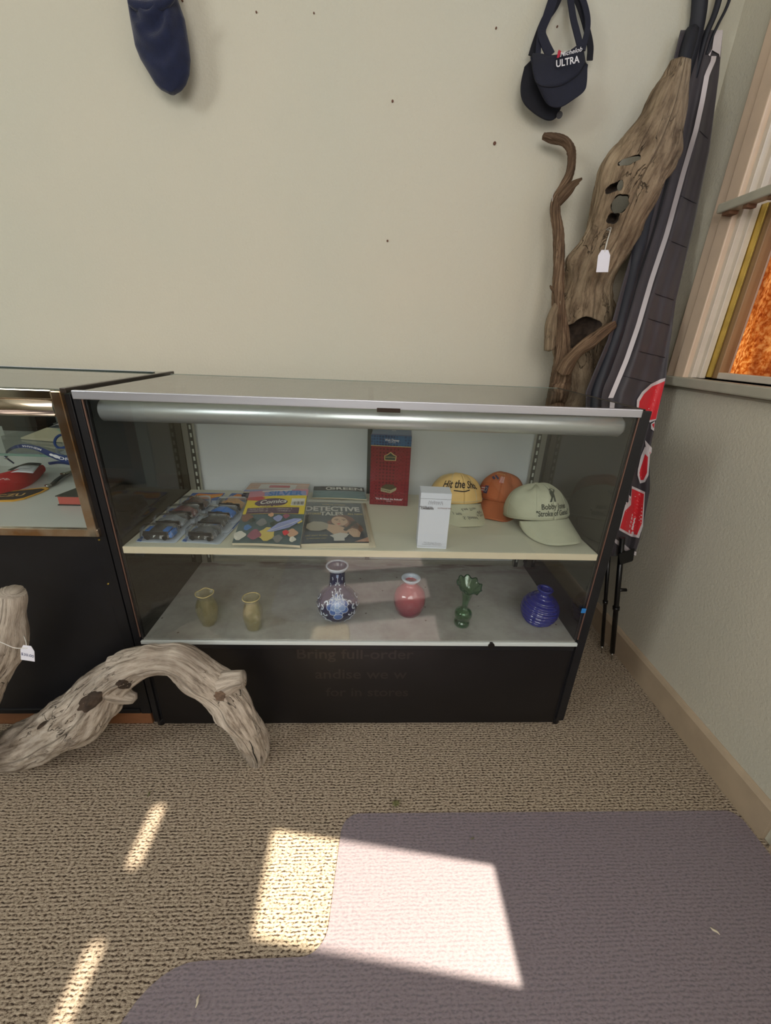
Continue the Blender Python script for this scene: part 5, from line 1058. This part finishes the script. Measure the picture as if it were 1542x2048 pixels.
pr.poly(INK['pch'], [(.78, .0), (1, 0), (1, .10), (.92, .06)]); pr.build('cover_picture', dt)
pr = Print(f); pr.text(INK['gold'], 'LAST SHOT IN HELL', .22, .135, .035, sx=1.1); pr.text(INK['gold'], 'by WILLIAM R. COX', .22, .075, .03, sx=1.1); pr.poly(INK['wht'], rect(.48, .02, .64, .12)); pr.build('cover_lines', dt)
# comic titled GREEN behind it
gA, gB, gC, gD = at(622, 1000, z=ZS + .010), at(733, 1002, z=ZS + .010), at(727, 984, y=.398), at(628, 980, y=.398)
gt_, f = booklet('comic_book', 'bagged comic with GREEN on its black masthead, behind the pulp magazine', (gA.x, .335, ZS + .008), (gB.x, .330, ZS + .008), (gC.x, .400, ZS + .022), (gD.x, .400, ZS + .022), .004, C_('pale_teal', 110, 134, 136), 'comic book', bagm=.008)
pr = Print(f); pr.poly(INK['blk'], rect(0, .62, 1, 1.0)); pr.build('masthead', gt_); pr = Print(f); pr.text(INK['wht'], 'GREEN', .62, .80, .30, bold=.03, sx=.75); pr.poly(INK['wht'], ell(.30, .80, .06, .14)); pr.poly(INK['blk'], ell(.30, .80, .035, .08)); pr.build('title', gt_)

# ------------------------------------------------------------ toy cars in blister packs
M_card = mat('printed_card_white', rgb(190, 200, 214), .35); M_cblue = C_('card_blue', 52, 96, 168); M_cor = C_('flame_orange', 226, 132, 46); M_cy = C_('flame_yellow', 240, 200, 80)
M_blis = clear('blister_plastic', (.96, .97, .98), .05, .02, (1, 1, 1), .03, 3.4); M_chas = mat('toy_chassis', rgb(38, 38, 42), .35); M_tyre = mat('tyre_black', rgb(22, 22, 24), .6); M_win = mat('toy_window', rgb(26, 30, 38), .08)
def pack(label, x, y, z, yaw, body, back):
    o = Vector((x, y, z)); t = empty('toy_car_pack', o, label, 'toy car', 'toy cars in blister packs'); tilt = .02
    Mx = Matrix.Rotation(yaw, 3, 'Z') @ Matrix.Rotation(tilt, 3, 'X'); g = lambda a, b, c=0.0: o + Mx @ Vector((a, b, c)); w_, l_ = .100, .150
    pts = rounded([(-w_ / 2, 0), (w_ / 2, 0), (w_ / 2, l_), (-w_ / 2, l_)], [.008] * 4); V = [g(a, b, c) for c in (0, .0008) for a, b in pts]; k = len(pts)
    mesh('card', V, [tuple(range(k))[::-1], tuple(range(k, 2 * k))] + [(i, (i + 1) % k, k + (i + 1) % k, k + i) for i in range(k)], M_card, t)
    pr = Print(lambda a, b, h: g(a, b, .0008 + h)); pr.poly(M_cblue, [(-.048, .012), (-.046, .004), (-.034, .001), (-.043, .03)])
    pr.poly(M_cblue, rect(-.049, .085, .049, .146)); pr.poly(M_cor, [(-.046, .10), (-.02, .092), (.02, .10), (.044, .12), (.046, .144), (.01, .135), (-.03, .142)]); pr.build('card_print', t)
    pr = Print(lambda a, b, h: g(a, b, .0014 + h)); pr.text(M_cy, 'Hot Wheels', 0, .118, .020, bold=.02, shear=.3, rot=.06, sx=.9); pr.build('card_logo', t)
    # bubble: tapered clear box over the car
    a0, a1, b0, b1, hh = -.042, .042, .006, .050, .034; B = [g(a0, b0, .001), g(a1, b0, .001), g(a1, b1, .001), g(a0, b1, .001)]; i_ = .004; Tt = [g(a0 + i_, b0 + i_, hh), g(a1 - i_, b0 + i_, hh), g(a1 - i_, b1 - i_, hh), g(a0 + i_, b1 - i_, hh)]
    bm = bmesh.new(); vs_ = [bm.verts.new(c) for c in B + Tt]; 
    for q in ((4, 5, 6, 7), (0, 1, 5, 4), (1, 2, 6, 5), (2, 3, 7, 6), (3, 0, 4, 7)): bm.faces.new([vs_[i] for i in q])
    bmesh.ops.bevel(bm, geom=[e for e in bm.edges if not e.is_boundary], offset=.003, segments=2, affect='EDGES'); from_bm('blister', bm, M_blis, t, smooth=True)
    # car lying on its side along the card's width
    prof = [(-.034, .004), (-.034, .011), (-.028, .015), (-.018, .0165), (-.010, .024), (.010, .0245), (.020, .016), (.031, .013), (.034, .009), (.034, .004)]
    V = [g(a * 1.04, .012 + b * 1.0 + .0, .005 + c * 1.05) for b in (0, .028) for a, c in prof]; n = len(prof); bm = bmesh.new(); vs_ = [bm.verts.new(v) for v in V]
    bm.faces.new(vs_[:n]); bm.faces.new(vs_[n:][::-1]); [bm.faces.new((vs_[i], vs_[(i + 1) % n], vs_[n + (i + 1) % n], vs_[n + i])) for i in range(n)]
    bmesh.ops.bevel(bm, geom=list(bm.edges), offset=.0016, segments=2, affect='EDGES'); cb = from_bm('car_body', bm, body, t)
    hexa('car_window', [g(-.013, .0112, .020), g(.013, .0112, .020), g(.013, .0408, .020), g(-.013, .0408, .020), g(-.009, .0118, .0275), g(.008, .0118, .0275), g(.008, .0402, .0275), g(-.009, .0402, .0275)], M_win, cb, bev=.0004)
    hexa('chassis', [g(-.031, .0078, .005), g(.031, .0078, .005), g(.031, .0122, .005), g(-.031, .0122, .005), g(-.030, .0078, .0255), g(.029, .0078, .0255), g(.029, .0122, .0255), g(-.030, .0122, .0255)], M_chas, t, bev=.0012)
    for a in (-.021, .021):
        for (s0, s1) in ((.0062, .0102), (.0375, .0415)): cyl('wheel', g(a, s0, .0095), g(a, s1, .0095), .0062, M_tyre, t, seg=16)
    return t
cr = {n: mat('toy_' + n, rgb(*c), .2, spec=.7) for n, c in dict(blue=(34, 112, 196), black=(34, 34, 38), maroon=(92, 44, 50), grey=(78, 84, 92), navyblue=(30, 78, 150), brown=(80, 58, 52), silver=(120, 128, 136), orange=(186, 140, 88)).items()}
for (lab, x, y, k, yaw, cl) in (('bright blue toy car with black sides in a blister pack, front of the left row', .098, .022, 0, -.03, 'black'), ('silver grey toy car in a blister pack, second in the left row', .104, .078, 1, .04, 'silver'),
        ('maroon toy car in a blister pack, third in the left row', .112, .134, 2, -.02, 'maroon'), ('dark brown toy car in a blister pack, last in the left row', .124, .190, 3, .05, 'brown'),
        ('dark grey toy car in a blister pack, front of the right row', .205, .022, 0, -.10, 'grey'), ('black toy car in a blister pack, second in the right row', .208, .078, 1, -.06, 'black'),
        ('blue toy car in a blister pack, third in the right row', .213, .134, 2, -.12, 'blue'), ('orange and black toy car in a blister pack, last in the right row', .224, .190, 3, -.08, 'orange')):
    t = pack(lab, x, y, ZS + .0008 + k * .0034, yaw, cr[cl], None)
t0_ = bpy.data.objects['toy_car_pack']; o_ = BASE[t0_]
box('car_stripe', o_.x + .030, o_.x + .038, o_.y + .010, o_.y + .042, o_.z + .008, o_.z + .022, cr['blue'], t0_, bev=.001); box('car_stripe', o_.x - .026, o_.x + .030, o_.y + .0125, o_.y + .039, o_.z + .0235, o_.z + .0265, cr['blue'], t0_, bev=.0006)

# ------------------------------------------------------------ things in the left showcase
ZL = Z2 + .0006; ZG = .7945
t = empty('knitted_pouch', at(60, 985, z=ZL), 'red knitted pouch with a dark mouth and a paper tag, in the left showcase', 'pouch')
M_rk = mat('red_knit', rgb(196, 30, 44), .8, bump=.4, bscale=500)
pth = [at(-60, 985, z=ZL + .02), at(-10, 975, z=ZL + .02), at(35, 962, z=ZL + .020), at(62, 950, z=ZL + .018), at(86, 937, z=ZL + .014)]
tube('pouch_body', pth, [.030, .034, .033, .026, .012], M_rk, t, n=50, seg=28, rough=.05, deep=.55)
mp = [at(16, 942, z=ZL + .044), at(40, 930, z=ZL + .043), at(70, 925, z=ZL + .040), at(84, 929, z=ZL + .034), at(74, 938, z=ZL + .040), at(45, 944, z=ZL + .047)]
sheet('pouch_mouth', lambda x, y: (mp[0].lerp(mp[3], x)).lerp(mp[1].lerp(mp[2], x) if y > .5 else mp[5].lerp(mp[4], x), abs(y - .5) * 2 * math.sin(PI * min(max(x, .02), .98)) ** .4) + Vector((0, 0, .003)), 12, 8, M_blk, t, thick=.001)
q = [at(18, 946, z=ZL + .050), at(66, 946, z=ZL + .048), at(78, 931, z=ZL + .046), at(40, 933, z=ZL + .049)]
f = bilinear(*q); sheet('paper_tag', lambda x, y: f(x, y, .001 + .002 * math.sin(x * 4)), 8, 4, M_paper, t, thick=.0004)
pr = Print(lambda x, y, h: f(x, y, .003 + h)); pr.line(M_ink, [(.25, .3), (.35, .5), (.6, .45), (.8, .6)], .04, 16); pr.build('handwriting', t)
pr = Print(lambda x, y, h: at(8, 959, z=ZL + .052) + Vector((x, y * .5, h - y * .8))); pr.text(M_wp, 'a-zu', 0, 0, .018, shear=.2); pr.build('lettering', t)
# embroidered patch
q = [at(-30, 1004, z=ZL), at(62, 1002, z=ZL), at(92, 981, z=ZL), at(-22, 990, z=ZL)]
t = empty('embroidered_patch', q[0].lerp(q[2], .5), 'black cloth patch with gold letters and a yellow edge, in the left showcase', 'patch')
out = [(-.30, 1.0), (.92, 1.3), (1.02, 1.15), (1.0, .85), (.80, .15), (.62, -.02), (-.3, -.05)]; f = bilinear(*q)
def ppoly(nm, pts, m, z0, z1):
    V = [f(x, y, 0) + Vector((0, 0, z)) for z in (z0, z1) for x, y in pts]; k = len(pts); mesh(nm, V, [tuple(range(k))[::-1], tuple(range(k, 2 * k))] + [(i, (i + 1) % k, k + (i + 1) % k, k + i) for i in range(k)], m, t)
ppoly('patch_edge', out, mat('gold_cord', rgb(216, 160, 52), .7), 0, .003); ppoly('patch_cloth', [(.35 + (x - .35) * .93, .55 + (y - .55) * .80) for x, y in out], M_blk, .002, .0036)
pr = Print(lambda x, y, h: f(x, y, 0) + Vector((0, 0, .004 + h))); pr.text(mat('gold_thread_bright', rgb(220, 180, 110), .7), 'CZU', .45, .55, .42, bold=.02, sx=.62); pr.build('patch_letters', t)
# watch
t = empty('wristwatch', at(120, 965, z=ZL), 'steel wristwatch with a dark strap, lying open in the left showcase', 'watch'); wp = [at(94, 973, z=ZL + .004), at(104, 969, z=ZL + .005), at(116, 958, z=ZL + .009), at(128, 950, z=ZL + .009), at(140, 945, z=ZL + .006), at(150, 943, z=ZL + .004)]
tube('strap', wp, [.007, .008, .008, .008, .008, .007], mat('strap_dark', rgb(52, 52, 50), .4), t, n=30, seg=12, deep=.35); tube('clasp', [wp[0] + Vector((-.002, 0, .001)), wp[0].lerp(wp[1], .6) + Vector((0, 0, .001))], .0086, M_steel, t, n=6, seg=12, deep=.45)
tube('case_links', [wp[3] + Vector((-.003, 0, .003)), wp[3].lerp(wp[5], .9) + Vector((0, 0, .003))], .0088, mat('steel_links', rgb(168, 164, 150), .25, .9), t, n=12, seg=12, deep=.45)
# book
qa = [at(115, 1011, z=ZL), at(167, 1008, z=ZL)]; t = empty('book', (qa[0] + qa[1]) / 2, 'closed book with red page edges and dark cover, in the left showcase', 'book')
x0_, y0_ = qa[0].x, qa[0].y; sk = .03
def bk_(nm, z0, z1, ins, m): hexa(nm, [(x0_ + ins + (0), y0_ + ins, z0), (-.036, y0_ + ins, z0), (-.036, y0_ + .15 - ins, z0), (x0_ + ins + sk, y0_ + .15 - ins, z0), (x0_ + ins, y0_ + ins, z1), (-.036, y0_ + ins, z1), (-.036, y0_ + .15 - ins, z1), (x0_ + ins + sk, y0_ + .15 - ins, z1)], m, t, bev=.0006)
bk_('back_cover', ZL, ZL + .0025, 0, M_blk); bk_('page_block', ZL + .0026, ZL + .0245, .003, mat('red_page_edges', rgb(186, 86, 76), .7)); bk_('front_cover', ZL + .0246, ZL + .0272, 0, mat('dark_green_cloth', rgb(52, 56, 50), .7))
# on the glass shelf: dark box with a foot, pale pennant, coiled blue ribbon, folded shirt, lanyard
p = at(50, 862, z=ZG); t = empty('display_stand', (p.x, .40, ZG), 'small dark wooden stand on the glass shelf of the left showcase', 'stand')
for (nm, a, b, c, d, e, g_) in (('foot', -.060, .040, .36, .43, 0, .014), ('block', -.068, .048, .355, .435, .014, .075)): box(nm, p.x + a, p.x + b, c, d, ZG + e, ZG + g_, mat('dark_stand_wood', rgb(34, 30, 28), .4), t, bev=.002)
q = [at(42, 878, z=ZG + .001), at(140, 886, z=ZG + .001), at(140, 866, z=ZG + .02), at(96, 862, z=ZG + .02)]
t = empty('pointed_cap', (q[0] + q[2]) / 2, 'pale beige pointed cap lying on the glass shelf, tip to the left', 'cap'); V = [q[0] + Vector((0, 0, h)) for h in (0, .004)] + [x + Vector((0, 0, h)) for x in q[1:] for h in (0, .010)]
mesh('cloth', V, [(0, 2, 4, 6), (1, 7, 5, 3), (0, 1, 3, 2), (2, 3, 5, 4), (4, 5, 7, 6), (6, 7, 1, 0)], mat('beige_felt', rgb(190, 184, 160), .8), t)
pr = Print(lambda x, y, h: q[1].lerp(q[3], x).lerp(q[2], y) + Vector((0, 0, .0105 + h))); pr.text(C_('aqua', 120, 176, 170), 'DM', .5, .4, .4, bold=.04); pr.build('lettering', t)
M_rib = mat('royal_blue_ribbon', rgb(34, 64, 128), .6)
c_ = at(124, 884, z=ZG + .012); t = empty('coiled_ribbon', (c_.x, c_.y, ZG), 'coiled blue ribbon by the pale pointed cap in the left showcase', 'ribbon')
tube('ribbon_loop', [c_ + Vector((.016 * math.cos(a) * (1 + a * .012), .010 * math.sin(a), .014 * math.sin(a) * (1 + a * .01) + .002)) for a in np.linspace(0, 18, 60)], .0022, M_rib, t, n=150, seg=8)
t = empty('folded_cloth', at(100, 846, z=ZG + .01), 'dark folded cloth with white lettering behind the stand', 'cloth'); p = at(104, 850, z=ZG + .03); x_ = p.x
sheet('cloth_fold', lambda x, y: (x_ - .045 + x * .12, .36 + y * .08, ZG + .012 + .016 * y + .004 * math.sin(x * 7)), 12, 6, C_('slate', 62, 66, 70), t, thick=.010)
pr = Print(lambda x, y, h: (x_ - .045 + x * .12, .36 + y * .08, ZG + .0135 + .016 * y + .004 * math.sin(x * 7) + h)); pr.text(M_wp, 'South', .35, .72, .42, bold=.04, sx=.7, shear=.2); pr.text(M_wp, 'jam', .30, .25, .36, bold=.04, sx=.7, shear=.2); pr.build('lettering', t)
lp_ = [at(28, 927, z=ZL + .060), at(12, 914, z=ZL + .09), at(14, 904, z=ZG - .03), at(28, 895, z=ZG + .006), at(48, 892, z=ZG + .010), at(75, 897, z=ZG + .008), at(100, 908, z=ZG + .005), at(122, 916, z=ZG + .010), at(150, 920, z=ZG + .012), at(175, 924, z=ZG + .012)]
t = empty('lanyard', at(100, 915, z=ZG), 'navy lanyard with white lettering looping off the glass shelf', 'lanyard'); A = catmull([tuple(p) for p in lp_], 60); wd_ = [interp([(0, .004), (.25, .006), (.4, .009), (1, .0185)], i / 59) for i in range(60)]
def lan(i, s):
    i = max(0, min(58.99, i)); k = int(i); f_ = i - k; a = Vector(A[k]).lerp(Vector(A[k + 1]), f_); d = Vector(A[k + 1] - A[k]).normalized(); q_ = d.cross((CAM - a).normalized()).normalized(); return a - q_ * s * wd_[k], (CAM - a).normalized()
V = []
for i in range(60):
    for s in (-.5, .5): a, n_ = lan(i * 58.99 / 59, s); V += [a, a - n_ * .0012]
mesh('strap', V, [(i * 4 + a, i * 4 + b, (i + 1) * 4 + b, (i + 1) * 4 + a) for i in range(59) for a, b in ((0, 1), (1, 3), (3, 2), (2, 0))], mat('navy_lanyard', rgb(24, 46, 100), .6), t)
def lfn(x, y, h): a, n_ = lan(x, -y); return a + n_ * (h + .0005)
pr = Print(lfn); pr.text(M_wp, 'Disneyl', 51, 0, .62, bold=.02, sx=7.0); pr.build('lettering', t); pr = Print(lfn); pr.poly(M_wp, ell(43.0, .0, 2.2, .26, 12)); pr.poly(M_wp, ell(40.2, .05, 1.2, .22, 10)); pr.build('emblem', t)
pr = Print(lfn); pr.text(M_wp, 'ANAHEIM', 30, 0, .55, bold=.02, sx=4.0); pr.build('lettering', t)
tube('second_strand', [at(98, 927, z=ZL + .09), at(120, 925, z=ZL + .11), at(150, 930, z=ZL + .11), at(170, 934, z=ZL + .11)], .004, MATS['navy_lanyard'], t, n=20, seg=8, deep=.4)
tube('clip', [at(11, 917, z=ZL + .085), at(14, 908, z=ZL + .095)], .004, M_steel, t, n=6, seg=8)

# ------------------------------------------------------------ small litter on the floor
p = at(792, 1606, z=.012); t = empty('dried_bud', (p.x, p.y, 0), 'dried greenish seed bud lying on the carpet above the mat', 'seed bud')
M_bud = mat('dried_green', rgb(112, 112, 74), .9, var=.2, vscale=120)
for k in range(7):
    a = k * .9; d = Vector((math.cos(a), math.sin(a) * .8, .5)); tube('bud_leaf', [Vector((p.x, p.y, .005)), Vector((p.x, p.y, .007)) + d * .006, Vector((p.x, p.y, .004)) + d * .011], [.0025, .0035, .0008], M_bud, t, n=10, seg=8, deep=.5)
tube('bud_stem', [Vector((p.x + .006, p.y + .004, .008)), Vector((p.x + .013, p.y + .010, .012))], .0006, M_bud, t, n=5, seg=5)
for (u, v, lab, m_, s, z_, a) in ((298, 1588, 'tiny dark green leaf scrap on the carpet at the left', M_bud, .007, .004, 1.4), (1430, 1862, 'pale curled seed husk on the chair mat at the right', M_newsp, .008, .006, 2.3), (395, 2002, 'small pale twig bit at the lower left on the mat', M_newsp, .008, .006, 1.5), (294, 1824, 'pale crumb on the carpet left of the sun patch', M_newsp, .003, .004, 0), (945, 1677, 'dark crumb on the mat above the sun patch', M_bud, .005, .006, .3)):
    p = at(u, v, z=z_); d = Vector((math.cos(a), math.sin(a), 0)) * s
    o = tube('litter_scrap', [p - d, p - d * .3 + Vector((.001, 0, .001)), p + d * .3 - Vector((.001, 0, 0)), p + d], [.0006, s * .22, s * .26, .0005], m_, None, n=14, seg=8, rough=.2, base=(p.x, p.y, z_ - .002)); tag(o, lab, 'litter')
